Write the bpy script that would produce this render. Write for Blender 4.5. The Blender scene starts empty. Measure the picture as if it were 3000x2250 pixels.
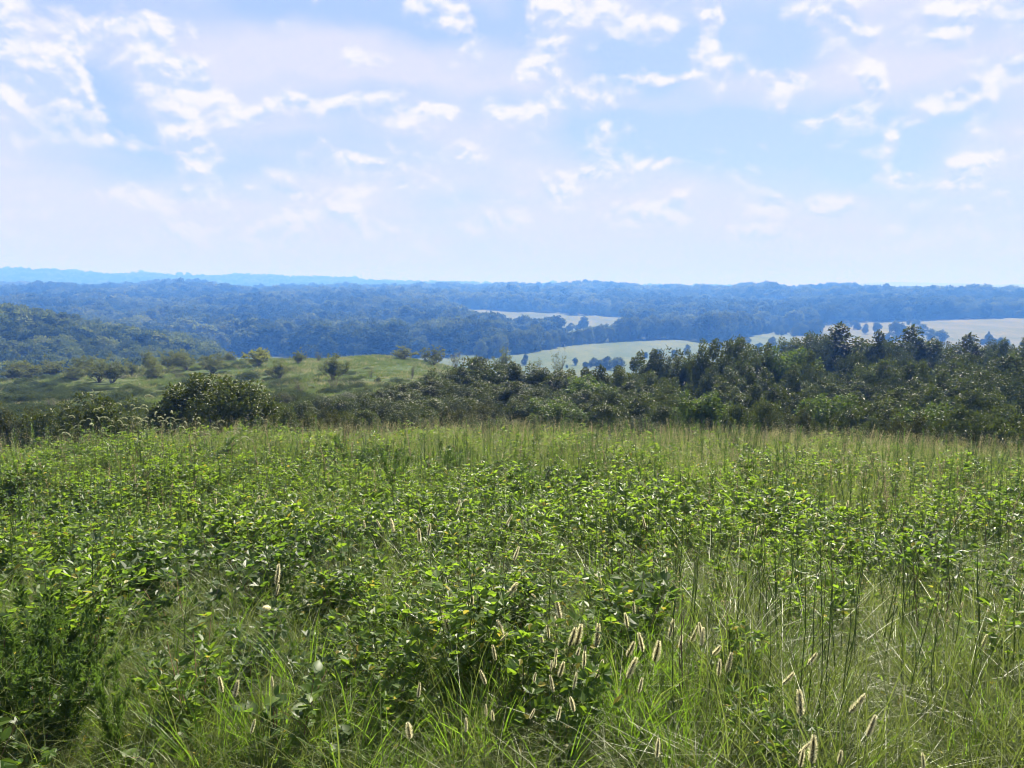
import bpy, math, random
import numpy as np
from mathutils import Vector

rng = np.random.default_rng(7)
random.seed(7)
R = math.radians
PI = math.pi
sc = bpy.context.scene
COL = sc.collection

# ------------------------------------------------------------------ camera
EYE = 1.6
PITCH = R(6.75)
F = 2224.0                       # focal length in pixels of the 3000 px wide photograph
cam = bpy.data.cameras.new('camera')
cam_o = bpy.data.objects.new('camera', cam)
COL.objects.link(cam_o)
cam.sensor_width = 36.0
cam.lens = 36.0 * F / 3000.0
cam.clip_start = 0.05
cam.clip_end = 60000.0
cam_o.location = (0, 0, EYE)
cam_o.rotation_euler = (PI / 2 - PITCH, 0, 0)
sc.camera = cam_o

# ------------------------------------------------------------------ render, exposure
sc.render.engine = 'CYCLES'
cy = sc.cycles
cy.use_denoising = True
try:
    cy.denoiser = 'OPENIMAGEDENOISE'
    cy.denoising_input_passes = 'RGB_ALBEDO_NORMAL'
    cy.denoising_prefilter = 'ACCURATE'
except Exception:
    pass
cy.max_bounces = 7
cy.diffuse_bounces = 3
cy.glossy_bounces = 2
cy.transmission_bounces = 4
cy.transparent_max_bounces = 4
cy.volume_bounces = 1
cy.caustics_reflective = False
cy.caustics_refractive = False
cy.sample_clamp_indirect = 4.0
cy.use_light_tree = False
cy.filter_width = 0.95
cy.use_adaptive_sampling = True
cy.adaptive_threshold = 0.015
sc.render.use_persistent_data = False
vs = sc.view_settings
vs.view_transform = 'Standard'
vs.look = 'None'
vs.gamma = 1.0
vs.use_curve_mapping = False
vs.exposure = 1.85

# ------------------------------------------------------------------ sun and sky
SUN_EL, SUN_AZ = R(47), R(24)     # azimuth from +Y (view direction) towards +X
sun = bpy.data.lights.new('sun', 'SUN')
sun.energy = 5.0
sun.angle = R(0.53)
sun.color = (1.0, 0.96, 0.90)
sun_o = bpy.data.objects.new('sun', sun)
COL.objects.link(sun_o)
to_sun = Vector((math.cos(SUN_EL) * math.sin(SUN_AZ), math.cos(SUN_EL) * math.cos(SUN_AZ), math.sin(SUN_EL)))
sun_o.rotation_euler = to_sun.to_track_quat('Z', 'Y').to_euler()

SKY_S = 0.06
world = bpy.data.worlds.new('World')
sc.world = world
world.use_nodes = True


class NT:
    """small helper to wire node trees"""
    def __init__(self, tree):
        self.t = tree
        self.n = tree.nodes
        self.l = tree.links

    def node(self, kind, **kw):
        nd = self.n.new(kind)
        for k, v in kw.items():
            setattr(nd, k, v)
        return nd

    def put(self, sock, v):
        if isinstance(v, bpy.types.NodeSocket):
            self.l.new(v, sock)
        else:
            sock.default_value = v

    def math(self, op, a, b=None, c=None, clamp=False):
        nd = self.node('ShaderNodeMath', operation=op, use_clamp=clamp)
        for i, v in enumerate((a, b, c)):
            if v is not None:
                self.put(nd.inputs[i], v)
        return nd.outputs[0]

    def vmath(self, op, a, b=None, c=None, out=0):
        nd = self.node('ShaderNodeVectorMath', operation=op)
        for i, v in enumerate((a, b, c)):
            if v is not None:
                self.put(nd.inputs[i], v)
        return nd.outputs[out]

    def ss(self, v, lo, hi, a=0.0, b=1.0):
        nd = self.node('ShaderNodeMapRange', interpolation_type='SMOOTHSTEP')
        self.put(nd.inputs['Value'], v)
        nd.inputs['From Min'].default_value = lo
        nd.inputs['From Max'].default_value = hi
        nd.inputs['To Min'].default_value = a
        nd.inputs['To Max'].default_value = b
        return nd.outputs[0]

    def mix(self, fac, a, b, blend='MIX'):
        nd = self.node('ShaderNodeMix', data_type='RGBA', blend_type=blend)
        self.put(nd.inputs[0], fac)
        for i, v in ((6, a), (7, b)):
            if isinstance(v, tuple) and len(v) == 3:
                v = (*v, 1.0)
            self.put(nd.inputs[i], v)
        return nd.outputs[2]

    def noise(self, vec, scale, detail=4.0, rough=0.55, dist=0.0, lac=2.0, dim='3D'):
        nd = self.node('ShaderNodeTexNoise', noise_dimensions=dim)
        if vec is not None:
            self.put(nd.inputs['Vector'], vec)
        nd.inputs['Scale'].default_value = scale
        nd.inputs['Detail'].default_value = detail
        nd.inputs['Roughness'].default_value = rough
        nd.inputs['Lacunarity'].default_value = lac
        nd.inputs['Distortion'].default_value = dist
        return nd.outputs[0]


def build_sky():
    w = NT(world.node_tree)
    w.n.clear()
    sky = w.node('ShaderNodeTexSky', sky_type='NISHITA', sun_disc=False)
    sky.sun_elevation = SUN_EL
    sky.sun_rotation = SUN_AZ
    sky.altitude = 300.0
    sky.air_density = 1.0
    sky.dust_density = 1.0
    sky.ozone_density = 1.5
    tc = w.node('ShaderNodeTexCoord')
    d = tc.outputs['Generated']
    sep = w.node('ShaderNodeSeparateXYZ')
    w.l.new(d, sep.inputs[0])
    az = w.math('MULTIPLY', w.math('ARCTAN2', sep.outputs[0], sep.outputs[1]), 180 / PI)
    el = w.math('MULTIPLY', w.math('ARCSINE', sep.outputs[2]), 180 / PI)
    cmb = w.node('ShaderNodeCombineXYZ')
    w.l.new(az, cmb.inputs[0])
    w.l.new(el, cmb.inputs[1])
    ae = cmb.outputs[0]           # the sky in degrees: azimuth from +Y, elevation

    def deg(col, row):            # where a cloud stands in the sky, from the photograph
        xc, yc = (col - 1500) / F, (1125 - row) / F
        v = Vector((xc, math.cos(PITCH) + yc * math.sin(PITCH), -math.sin(PITCH) + yc * math.cos(PITCH)))
        return math.degrees(math.atan2(v.x, v.y)), math.degrees(math.atan2(v.z, math.hypot(v.x, v.y)))

    # domain warp so that nothing placed keeps a smooth outline
    wn = w.node('ShaderNodeTexNoise')
    w.l.new(w.vmath('MULTIPLY', ae, (0.22, 0.30, 1.0)), wn.inputs['Vector'])
    wn.inputs['Scale'].default_value = 1.0
    wn.inputs['Detail'].default_value = 3.0
    warp = w.vmath('MULTIPLY_ADD', w.vmath('SUBTRACT', wn.outputs['Color'], (0.5, 0.5, 0.5)), (3.4, 2.2, 0.0), ae)

    def blobs(items, acc, src, top=None):
        for col, row, a, b, k in items:
            u, v = deg(col, row)
            a, b = a / F * 57.3, b / F * 57.3
            q = w.vmath('MULTIPLY_ADD', src, (1 / a, 1 / b, 0.0), (-u / a, -v / b, 0.0))
            g = w.math('POWER', 0.3679, w.vmath('DOT_PRODUCT', q, q, out=1))
            acc = w.math('MULTIPLY_ADD', g, k, acc)
            if top is not None:
                top = w.math('MULTIPLY_ADD', g, w.vmath('DOT_PRODUCT', q, (0.0, 1.0, 0.0), out=1), top)
        return acc if top is None else (acc, top)

    # --- thin veil: smooth whitish sheet with blue openings
    vn = w.noise(w.vmath('MULTIPLY', warp, (0.05, 0.16, 1.0)), 1.0, 3.0, 0.5)
    veil = w.ss(vn, 0.32, 0.60, 0.10, 0.95)
    veil = blobs([
        (320, 260, 120, 150, -0.55), (250, 290, 150, 80, -0.25), (60, 20, 420, 60, -0.55), (700, 20, 500, 60, -0.6), (1350, 60, 260, 60, -0.5),
        (1860, 150, 220, 75, -1.15), (2000, 395, 380, 66, -1.3), (2330, 110, 90, 110, -0.7), (1530, 30, 60, 90, -0.5), (2350, 420, 260, 50, -0.4),
        (2850, 70, 260, 60, -0.45), (2620, 480, 120, 60, -0.35), (2780, 350, 60, 35, -0.6), (2790, 135, 40, 16, -0.5), (2900, 210, 70, 60, -0.4), (2450, 640, 120, 35, -0.3),
        (1000, 150, 420, 70, 0.35), (1250, 240, 260, 60, 0.25), (2500, 200, 220, 60, 0.15), (700, 600, 800, 130, 0.2), (2950, 150, 200, 40, 0.25),
    ], veil, warp)
    hz = w.ss(el, 0.0, 9.0, 0.45, 0.0)
    veil = w.math('ADD', veil, hz, clamp=True)

    # --- cumulus tufts
    puffs = [
        (300, 130, 60, 40, .42), (400, 75, 90, 32, .55), (450, 150, 32, 80, .5), (15, 130, 40, 60, .5), (130, 260, 110, 80, .36), (235, 240, 30, 70, .36),
        (470, 260, 40, 80, .5), (520, 195, 60, 28, .5), (590, 265, 60, 40, .5), (660, 285, 55, 30, .5), (735, 325, 75, 26, .52), (830, 275, 55, 22, .5), (900, 305, 75, 24, .48),
        (1030, 285, 70, 24, .48), (1180, 300, 70, 26, .48), (1290, 312, 60, 22, .5), (330, 415, 110, 26, .32), (545, 400, 45, 36, .46), (630, 440, 70, 28, .46),
        (980, 450, 80, 26, .42), (1080, 475, 60, 24, .38), (1250, 10, 90, 26, .48), (1340, 60, 34, 26, .4), (1430, 155, 70, 24, .36), (1590, 60, 60, 80, .4), (1610, 180, 50, 80, .36), (1750, 35, 150, 55, .5), (1900, 75, 90, 30, .46),
        (1690, 260, 90, 40, .38), (1570, 345, 110, 40, .38), (2070, 70, 34, 110, .52), (2115, 195, 36, 50, .52), (1980, 222, 150, 10, .36),
        (2330, 240, 80, 32, .46), (2400, 360, 80, 34, .4), (2440, 70, 60, 50, .5), (2510, 120, 50, 60, .48), (2545, 260, 32, 70, .44), (2600, 430, 30, 70, .44), (2670, 520, 50, 24, .4),
        (2790, 90, 60, 22, .52), (2700, 345, 60, 24, .42), (2770, 290, 90, 26, .55), (2860, 310, 26, 40, .44), (2980, 200, 50, 34, .5), (2890, 470, 60, 26, .42), (2830, 525, 50, 18, .34),
        (2920, 12, 150, 24, .4), (1950, 485, 80, 22, .38), (1780, 620, 110, 50, .42), (2290, 590, 80, 36, .44), (1450, 640, 110, 30, .42), (1600, 560, 80, 40, .42),
        (1150, 540, 100, 36, .42), (700, 680, 240, 40, .36), (2700, 660, 200, 40, .36), (2230, 690, 80, 30, .42), (150, 340, 150, 60, .30), (500, 560, 120, 34, .36), (850, 560, 90, 26, .38), (1350, 440, 90, 40, .34), (1700, 500, 90, 36, .36), (2480, 600, 80, 34, .38), (2880, 600, 90, 30, .34), (1950, 620, 70, 40, .36), (1300, 680, 160, 26, .34), (1080, 170, 90, 26, .3), (900, 620, 100, 26, .34),
    ]
    mask0 = w.math('SUBTRACT', w.noise(w.vmath('MULTIPLY', ae, (0.07, 0.10, 1.0)), 1.0, 2.0), 0.62)
    mask, top = blobs(puffs, w.math('MULTIPLY', mask0, 0.5), warp, 0.0)

    def field(vec):
        big = w.noise(w.vmath('MULTIPLY', vec, (0.20, 0.30, 1.0)), 1.0, 3.0, 0.5, 0.3)
        fine = w.noise(w.vmath('MULTIPLY', vec, (0.38, 0.52, 1.0)), 1.0, 8.0, 0.54, 0.25)
        return w.math('ADD', w.math('MULTIPLY', big, 0.5), w.math('MULTIPLY', fine, 0.5))
    n0 = field(ae)
    n1 = field(w.vmath('ADD', ae, (0.14, 0.55, 0.0)))     # a little nearer to the sun
    dens = w.math('ADD', n0, w.math('MULTIPLY', mask, 0.46))
    crest = w.ss(w.math('ADD', top, w.math('MULTIPLY', w.math('SUBTRACT', n0, 0.5), 2.5)), -1.3, 0.15)   # crisp tops, undersides that melt away
    body = w.ss(dens, 0.50, 0.655)
    puff = w.math('MULTIPLY', body, crest)
    lit = w.ss(w.math('SUBTRACT', n0, n1), -0.06, 0.06)
    edge = w.ss(dens, 0.52, 0.66)
    lift = w.ss(el, 1.0, 9.0, 0.5, 1.0)
    puff = w.math('MULTIPLY', puff, lift)

    k = 0.277 / SKY_S        # radiance of the clouds, against the exposure
    veil_c = (0.765 * k, 0.79 * k, 0.985 * k)
    shade_c = (0.50 * k, 0.655 * k, 1.0 * k)
    white_c = (0.98 * k, 0.97 * k, 1.03 * k)
    base = w.mix(0.85, sky.outputs[0], (0.41 * k, 0.545 * k, 1.06 * k))   # hazy blue between the clouds
    c = w.mix(veil, base, veil_c)
    c = w.mix(w.math('MULTIPLY', w.math('MULTIPLY', body, w.math('SUBTRACT', 1.0, crest)), w.math('MULTIPLY', lift, 0.75)), c, shade_c)   # shaded undersides
    tuft = w.mix(lit, w.mix(w.math('MULTIPLY', edge, 0.7), veil_c, shade_c), white_c)
    c = w.mix(puff, c, tuft)
    # low air: the haze box adds its own light there, so the sky behind it is dimmer
    low = w.ss(el, 0.0, 8.0, 0.70, 0.0)
    c = w.mix(low, c, (0.67 * k, 0.69 * k, 0.91 * k))
    bg = w.node('ShaderNodeBackground')
    w.l.new(c, bg.inputs[0])
    bg.inputs[1].default_value = SKY_S
    out = w.node('ShaderNodeOutputWorld')
    w.l.new(bg.outputs[0], out.inputs[0])


build_sky()

# ------------------------------------------------------------------ the lie of the land
C_COLS = np.array([0, 375, 750, 1125, 1500, 1875, 2250, 2625, 3000], float)
C_AZ = np.arctan((C_COLS - 1500) / F * math.cos(PITCH))
S9 = np.ones(9)
RINGS = [
    (0.01, 0 * S9), (1.0, -.02 * S9), (2, -.08 * S9), (3, -.15 * S9), (5, -.5 * S9), (7, -.88 * S9), (10, -1.34 * S9), (13, [-1.5, -1.55, -1.6, -1.7, -1.7, -1.72, -1.72, -1.72, -1.72]), (16, [-1.75, -1.8, -1.9, -2.02, -2.05, -2.08, -2.05, -2.03, -2.0]), (20, [-2.5, -2.55, -2.6, -2.74, -2.75, -2.75, -2.7, -2.66, -2.62]), (25, -4.0 * S9),
    (32, [-4.4, -4.4, -4.4, -4.5, -5.0, -5.3, -5.3, -5.3, -5.3]),
    (40, [-4.7, -4.6, -4.5, -4.6, -5.6, -6.2, -6.2, -6.2, -6.0]),
    (60, [-6.0, -5.9, -5.8, -5.8, -7.2, -8.0, -8.0, -7.8, -7.4]),
    (85, [-7.2, -6.9, -6.7, -6.6, -8.6, -10, -10, -9.6, -9.0]),
    (110, [-8.9, -8.1, -7.6, -7.5, -10.5, -12.5, -12.5, -12, -11.5]),
    (130, [-11.5, -10.4, -9.6, -9.4, -13, -15, -15, -14.5, -14]),
    (160, [-22, -18, -15.5, -15, -17, -19, -19, -19, -18]),
    (250, [-29, -30, -30, -30, -30, -30, -30, -29, -28]),
    (350, [-15.5, -25, -36.5, -36, -36, -36, -36, -36, -35]),
    (430, [-17.5, -29, -37.5, -37, -37, -37, -37, -37, -36]),
    (520, [-28, -35, -37.5, -37, -37, -37, -37, -37, -36.5]),
    (620, [-36, -36.5, -36.5, -36.5, -37, -37, -37, -37, -36]),
    (750, [-31, -31, -31, -32, -36.5, -36.5, -36.5, -35.5, -32.5]),
    (900, [-24, -25, -24, -26, -35.5, -35, -34, -31.5, -28]),
    (1150, [-17, -17, -15, -15, -21.5, -23.5, -25, -21, -20]),
    (1500, [-8, -6, -5, -9, -12, -12, -12, -11, -16]),
    (2000, [5, 5, -1, 5, 5, -2, -4, -6, -20]),
    (2600, [-12, -12, -14, -12, -12, -14, -14, -14, -26]),
    (3200, [26, 22, 18, 12, 6, 0, -4, -10, -26]),
    (4000, [82, 75, 64, 44, 28, 14, 4, -4, -20]),
    (5000, [50, 45, 40, 30, 24, 26, 16, 0, -10]),
    (7000, [0, 0, 0, 0, 0, 0, 0, 0, 0]),
    (9000, [0, 0, 0, 0, 10, 20, 50, 118, 88]),
    (12000, -40 * S9), (16000, -120 * S9),
]
RR = np.array([r for r, _ in RINGS])
ZZ = np.array([np.array(z, float) for _, z in RINGS])
LR = np.log(RR)


def _pchip_slopes(x, y):
    h = np.diff(x)[:, None]
    dl = np.diff(y, axis=0) / h
    m = np.zeros_like(y)
    w1 = 2 * h[1:] + h[:-1]
    w2 = h[1:] + 2 * h[:-1]
    ok = dl[:-1] * dl[1:] > 0
    with np.errstate(divide='ignore', invalid='ignore'):
        hm = (w1 + w2) / (w1 / dl[:-1] + w2 / dl[1:])
    m[1:-1] = np.where(ok, hm, 0)
    m[0], m[-1] = dl[0], dl[-1]
    return m


MM = _pchip_slopes(LR, ZZ)


class VNoise:
    def __init__(self, seed):
        g = np.random.default_rng(seed)
        self.t = g.random((256, 256))

    def __call__(self, x, y):
        xi, yi = np.floor(x).astype(int), np.floor(y).astype(int)
        fx, fy = x - xi, y - yi
        fx, fy = fx * fx * (3 - 2 * fx), fy * fy * (3 - 2 * fy)
        t = self.t
        a, b = t[xi % 256, yi % 256], t[(xi + 1) % 256, yi % 256]
        c, d = t[xi % 256, (yi + 1) % 256], t[(xi + 1) % 256, (yi + 1) % 256]
        return (a * (1 - fx) + b * fx) * (1 - fy) + (c * (1 - fx) + d * fx) * fy - 0.5


vn1, vn2, vn3 = VNoise(1), VNoise(2), VNoise(3)


def zt(x, y):
    x, y = np.asarray(x, float), np.asarray(y, float)
    r = np.maximum(np.hypot(x, y), 0.0101)
    az = np.arctan2(x, y)
    lr = np.clip(np.log(r), LR[0], LR[-1])
    i = np.clip(np.searchsorted(LR, lr) - 1, 0, len(LR) - 2)
    h = LR[i + 1] - LR[i]
    t = (lr - LR[i]) / h
    a = np.clip(az, C_AZ[0], C_AZ[-1])
    j = np.clip(np.searchsorted(C_AZ, a) - 1, 0, 7)
    s = (a - C_AZ[j]) / (C_AZ[j + 1] - C_AZ[j])
    s = s * s * (3 - 2 * s) * 0.6 + s * 0.4

    def at(jj):
        y0, y1, m0, m1 = ZZ[i, jj], ZZ[i + 1, jj], MM[i, jj], MM[i + 1, jj]
        t2, t3 = t * t, t * t * t
        return (2 * t3 - 3 * t2 + 1) * y0 + (t3 - 2 * t2 + t) * h * m0 + (-2 * t3 + 3 * t2) * y1 + (t3 - t2) * h * m1
    z = at(j) * (1 - s) + at(j + 1) * s
    zm = 0.5 * (at(np.zeros_like(j)) + at(np.full_like(j, 8)))
    k = np.clip((np.abs(az) - R(50)) / R(90), 0, 1)
    z = z * (1 - k) + zm * k
    z = z + vn1(x * 0.9, y * 0.9) * 0.05 * np.clip(r / 3, 0, 1) + vn2(x * 0.11 + 5, y * 0.11) * 0.5 * np.clip((r - 20) / 30, 0, 1)
    z = z + vn3(x * 0.0042, y * 0.0042) * 17.0 * np.clip((r - 1000) / 500, 0, 1) + vn1(x * 0.0022, y * 0.0022 + 9) * 22.0 * np.clip((r - 2600) / 900, 0, 1)
    return z


def ray(col, row):
    xc, yc = (col - 1500) / F, (1125 - row) / F
    return Vector((xc, math.cos(PITCH) + yc * math.sin(PITCH), -math.sin(PITCH) + yc * math.cos(PITCH)))


def at_r(col, r, row=1000.0):
    """the ground at distance r in the direction of a column of the photograph"""
    d = ray(col, row)
    k = r / math.hypot(d.x, d.y)
    x, y = d.x * k, d.y * k
    return x, y, float(zt(x, y))


def height_to_row(col, r, row):
    d = ray(col, row)
    return EYE + d.z * r / math.hypot(d.x, d.y)


def hit(col, row, h=0.0, lo=1.2, hi=3000.0):
    """where the sight line first comes down to h above the ground"""
    d = ray(col, row)
    hh = math.hypot(d.x, d.y)
    rs = np.exp(np.linspace(math.log(lo), math.log(hi), 4000))
    x, y = d.x / hh * rs, d.y / hh * rs
    z = EYE + d.z / hh * rs
    below = z <= zt(x, y) + h
    i = int(np.argmax(below)) if below.any() else len(rs) - 1
    return float(x[i]), float(y[i]), float(rs[i])


def project(x, y, z):
    """numpy: column and row of points"""
    zz = z - EYE
    dep = y * math.cos(PITCH) - zz * math.sin(PITCH)
    up = y * math.sin(PITCH) + zz * math.cos(PITCH)
    dep = np.maximum(dep, 1e-3)
    return 1500 + F * x / dep, 1125 - F * up / dep


# ------------------------------------------------------------------ meshes
class MB:
    """collects vertices and faces, then links them as ONE mesh"""
    def __init__(self):
        self.v, self.f, self.m, self.n = [], [], [], 0

    def add(self, v, f, mat=0):
        v = np.asarray(v, float).reshape(-1, 3)
        f = np.asarray(f, np.int64)
        self.v.append(v)
        self.f.append(f + self.n)
        self.m.append(np.full(len(f), mat, np.int32))
        self.n += len(v)
        return self

    def mesh(self, name, mats, smooth=False):
        me = bpy.data.meshes.new(name)
        V = np.concatenate(self.v)
        me.vertices.add(len(V))
        me.vertices.foreach_set('co', V.astype(np.float32).ravel())
        loops = np.concatenate([f.ravel() for f in self.f]).astype(np.int32)
        sizes = np.concatenate([np.full(len(f), f.shape[1], np.int32) for f in self.f])
        starts = np.concatenate([[0], np.cumsum(sizes)[:-1]]).astype(np.int32)
        me.loops.add(len(loops))
        me.loops.foreach_set('vertex_index', loops)
        me.polygons.add(len(sizes))
        me.polygons.foreach_set('loop_start', starts)
        me.polygons.foreach_set('loop_total', sizes)
        me.polygons.foreach_set('material_index', np.concatenate(self.m))
        me.polygons.foreach_set('use_smooth', np.full(len(sizes), bool(smooth)))
        me.update(calc_edges=True)
        for m in (mats if isinstance(mats, (list, tuple)) else [mats]):
            me.materials.append(m)
        return me


def unit(v):
    v = np.asarray(v, float)
    return v / np.maximum(np.linalg.norm(v, axis=-1, keepdims=True), 1e-9)


def add_leaves(mb, P, D, N, L, W, fold=0.3, droop=0.12, mat=0):
    """oval leaves folded along the midrib: 6 vertices, 2 quads each"""
    P, D = np.asarray(P, float), unit(D)
    n = len(P)
    L, W = np.broadcast_to(L, n)[:, None], np.broadcast_to(W, n)[:, None]
    S = unit(np.cross(D, N))
    Nn = np.cross(S, D)
    b = P
    r1 = P + D * L * .34 + S * W * .5 + Nn * W * fold * .5
    r2 = P + D * L * .74 + S * W * .36 + Nn * (W * fold * .36 - L * droop * .35)
    t = P + D * L - Nn * L * droop
    l2 = P + D * L * .74 - S * W * .36 + Nn * (W * fold * .36 - L * droop * .35)
    l1 = P + D * L * .34 - S * W * .5 + Nn * W * fold * .5
    V = np.stack([b, r1, r2, t, l2, l1], 1).reshape(-1, 3)
    k = np.arange(n)[:, None] * 6
    mb.add(V, np.concatenate([k + [0, 1, 2, 3], k + [0, 3, 4, 5]]), mat)


def add_cards(mb, P, D, N, L, W, mat=0):
    """small pointed leaves: one folded pair of triangles each"""
    P, D = np.asarray(P, float), unit(D)
    n = len(P)
    L, W = np.broadcast_to(L, n)[:, None], np.broadcast_to(W, n)[:, None]
    S = unit(np.cross(D, N))
    Nn = np.cross(S, D)
    V = np.stack([P, P + D * L * .45 + S * W * .5 + Nn * W * .16, P + D * L - Nn * L * .08, P + D * L * .45 - S * W * .5 + Nn * W * .16], 1).reshape(-1, 3)
    k = np.arange(n)[:, None] * 4
    mb.add(V, np.concatenate([k + [0, 1, 2], k + [0, 2, 3]]), mat)


def add_blades(mb, P, lean, H, W, curve, nseg=4, mat=0, side=None):
    """grass blades: bent tapering strips"""
    P = np.asarray(P, float)
    n = len(P)
    lean = np.asarray(lean, float)
    H, W, curve = (np.broadcast_to(a, n) for a in (H, W, curve))
    if side is None:
        a = rng.random(n) * 2 * PI
        side = np.stack([np.cos(a), np.sin(a), 0 * a], 1)
    t = np.linspace(0, 1, nseg + 1)
    c = P[:, None, :] + (lean[:, None, :] * (H * curve)[:, None, None]) * (t ** 1.8)[None, :, None]
    zz = H[:, None] * (t[None, :] - 0.42 * np.clip(curve, 0, 1.6)[:, None] * t[None, :] ** 2.4)
    c[:, :, 2] += zz
    w = W[:, None] * (1 - t[None, :] ** 1.6 * 0.93) * 0.5
    A = c + side[:, None, :] * w[:, :, None]
    B = c - side[:, None, :] * w[:, :, None]
    V = np.stack([A, B], 2).reshape(-1, 3)
    per = (nseg + 1) * 2
    k = np.arange(n)[:, None] * per
    f = [k + [2 * i, 2 * i + 1, 2 * i + 3, 2 * i + 2] for i in range(nseg)]
    mb.add(V, np.concatenate(f), mat)


def add_tube(mb, pts, rad, sides=4, mat=0):
    pts = np.asarray(pts, float)
    n = len(pts)
    rad = np.broadcast_to(rad, n)
    tg = unit(np.gradient(pts, axis=0))
    ref = np.array([0.0, 0, 1]) if abs(tg[:, 2]).mean() < 0.9 else np.array([1.0, 0, 0])
    u = unit(np.cross(tg, ref))
    v = np.cross(tg, u)
    a = np.arange(sides) / sides * 2 * PI
    V = pts[:, None, :] + rad[:, None, None] * (u[:, None, :] * np.cos(a)[None, :, None] + v[:, None, :] * np.sin(a)[None, :, None])
    f = []
    for i in range(n - 1):
        for s in range(sides):
            s2 = (s + 1) % sides
            f.append([i * sides + s, i * sides + s2, (i + 1) * sides + s2, (i + 1) * sides + s])
    mb.add(V.reshape(-1, 3), f, mat)


def rand_unit(n, up=0.0):
    v = rng.normal(size=(n, 3))
    v = unit(v)
    v[:, 2] += up
    return unit(v)


# ------------------------------------------------------------------ materials
def mat_new(name):
    m = bpy.data.materials.new(name)
    m.use_nodes = True
    t = NT(m.node_tree)
    t.n.clear()
    return m, t


LEAF_K = 0.74


def leaf_mat(name, c1, c2, trans, tfac=0.42, rough=0.42, spec=0.45, c3=None, per_plant=0.55):
    """leaf: colour differs from plant to plant and leaf to leaf, light passes through"""
    c1, c2, trans = (tuple(x * LEAF_K for x in q) for q in (c1, c2, trans))
    rough, spec = rough + .08, spec * .36
    m, t = mat_new(name)
    oi = t.node('ShaderNodeObjectInfo')
    ge = t.node('ShaderNodeNewGeometry')
    f = t.math('ADD', t.math('MULTIPLY', oi.outputs['Random'], per_plant), t.math('MULTIPLY', ge.outputs['Random Per Island'], 1 - per_plant))
    base = t.mix(f, c1, c2)
    if c3:
        base = t.mix(t.ss(ge.outputs['Random Per Island'], 0.90, 0.97), base, c3)
    tr = t.mix(f, tuple(x * 0.75 for x in trans), tuple(min(x * 1.25, 0.9) for x in trans))
    if c3:
        tr = t.mix(t.ss(ge.outputs['Random Per Island'], 0.90, 0.97), tr, tuple(min(1, x * 2) for x in c3))
    p = t.node('ShaderNodeBsdfPrincipled')
    t.put(p.inputs['Base Color'], base)
    p.inputs['Roughness'].default_value = rough
    p.inputs['Specular IOR Level'].default_value = spec
    tb = t.node('ShaderNodeBsdfTranslucent')
    t.put(tb.inputs['Color'], tr)
    mx = t.node('ShaderNodeMixShader')
    mx.inputs[0].default_value = tfac
    t.l.new(p.outputs[0], mx.inputs[1])
    t.l.new(tb.outputs[0], mx.inputs[2])
    o = t.node('ShaderNodeOutputMaterial')
    t.l.new(mx.outputs[0], o.inputs[0])
    return m


def bark_mat(name, c1, c2, scale=30.0):
    m, t = mat_new(name)
    tc = t.node('ShaderNodeTexCoord')
    n = t.noise(t.vmath('MULTIPLY', tc.outputs['Object'], (1.0, 1.0, 0.25)), scale, 4.0, 0.6)
    p = t.node('ShaderNodeBsdfPrincipled')
    t.put(p.inputs['Base Color'], t.mix(t.ss(n, 0.35, 0.65), c1, c2))
    p.inputs['Roughness'].default_value = 0.9
    p.inputs['Specular IOR Level'].default_value = 0.2
    o = t.node('ShaderNodeOutputMaterial')
    t.l.new(p.outputs[0], o.inputs[0])
    return m


M = {}
M['grass'] = leaf_mat('grass_green', (.062, .108, .015), (.120, .156, .027), (.27, .39, .038), .44, .34, .8)
M['grass_fresh'] = leaf_mat('grass_fresh', (.055, .115, .012), (.09, .145, .018), (.24, .44, .025), .48, .38, .5)
M['grass_blue'] = leaf_mat('grass_grey', (.070, .10, .026), (.118, .142, .040), (.22, .29, .052), .38, .34, .6)
M['grass_brow'] = leaf_mat('grass_brow', (.040, .070, .014), (.125, .142, .038), (.20, .27, .045), .40, .42, .5)
M['straw'] = leaf_mat('straw', (.15, .13, .065), (.28, .24, .13), (.26, .22, .10), .35, .65, .12)
M['leafy'] = leaf_mat('leafy_green', (.038, .085, .012), (.090, .138, .019), (.265, .43, .027), .46, .38, .62, (.17, .15, .02))
M['leaf_dark'] = leaf_mat('leaf_dark', (.032, .066, .012), (.056, .092, .018), (.16, .29, .026), .45, .38, .7)
M['leaf_grey'] = leaf_mat('leaf_grey', (.05, .085, .035), (.07, .11, .05), (.13, .26, .06), .38, .45, .45)
M['fern'] = leaf_mat('feathery', (.030, .070, .014), (.07, .115, .020), (.15, .27, .03), .40, .45, .5)
M['stem'] = bark_mat('green_stem', (.05, .075, .02), (.10, .11, .035), 40)
M['stem_red'] = bark_mat('reddish_stem', (.10, .055, .03), (.18, .12, .06), 40)
M['rush'] = leaf_mat('rush_stem', (.045, .085, .022), (.08, .12, .03), (.15, .23, .04), .36, .4, .5)
M['rush_dead'] = leaf_mat('rush_dead', (.10, .075, .04), (.2, .15, .08), (.1, .08, .03), .15, .5, .3)
M['core'] = leaf_mat('seed_head_core', (.05, .05, .018), (.085, .075, .025), (.05, .05, .01), .1, .6, .2)
M['bristle'] = leaf_mat('seed_head_bristle', (.66, .62, .36), (.84, .80, .52), (.92, .88, .54), .60, .5, .3)
M['bristle_green'] = leaf_mat('seed_head_bristle_pale', (.44, .48, .26), (.62, .66, .40), (.76, .82, .48), .60, .5, .3)
M['panicle'] = leaf_mat('panicle', (.20, .18, .09), (.30, .27, .15), (.36, .34, .16), .5, .5, .3)
M['thicket'] = leaf_mat('thicket_leaf', (.022, .036, .007), (.074, .094, .015), (.12, .165, .014), .22, .42, .55)
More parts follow.
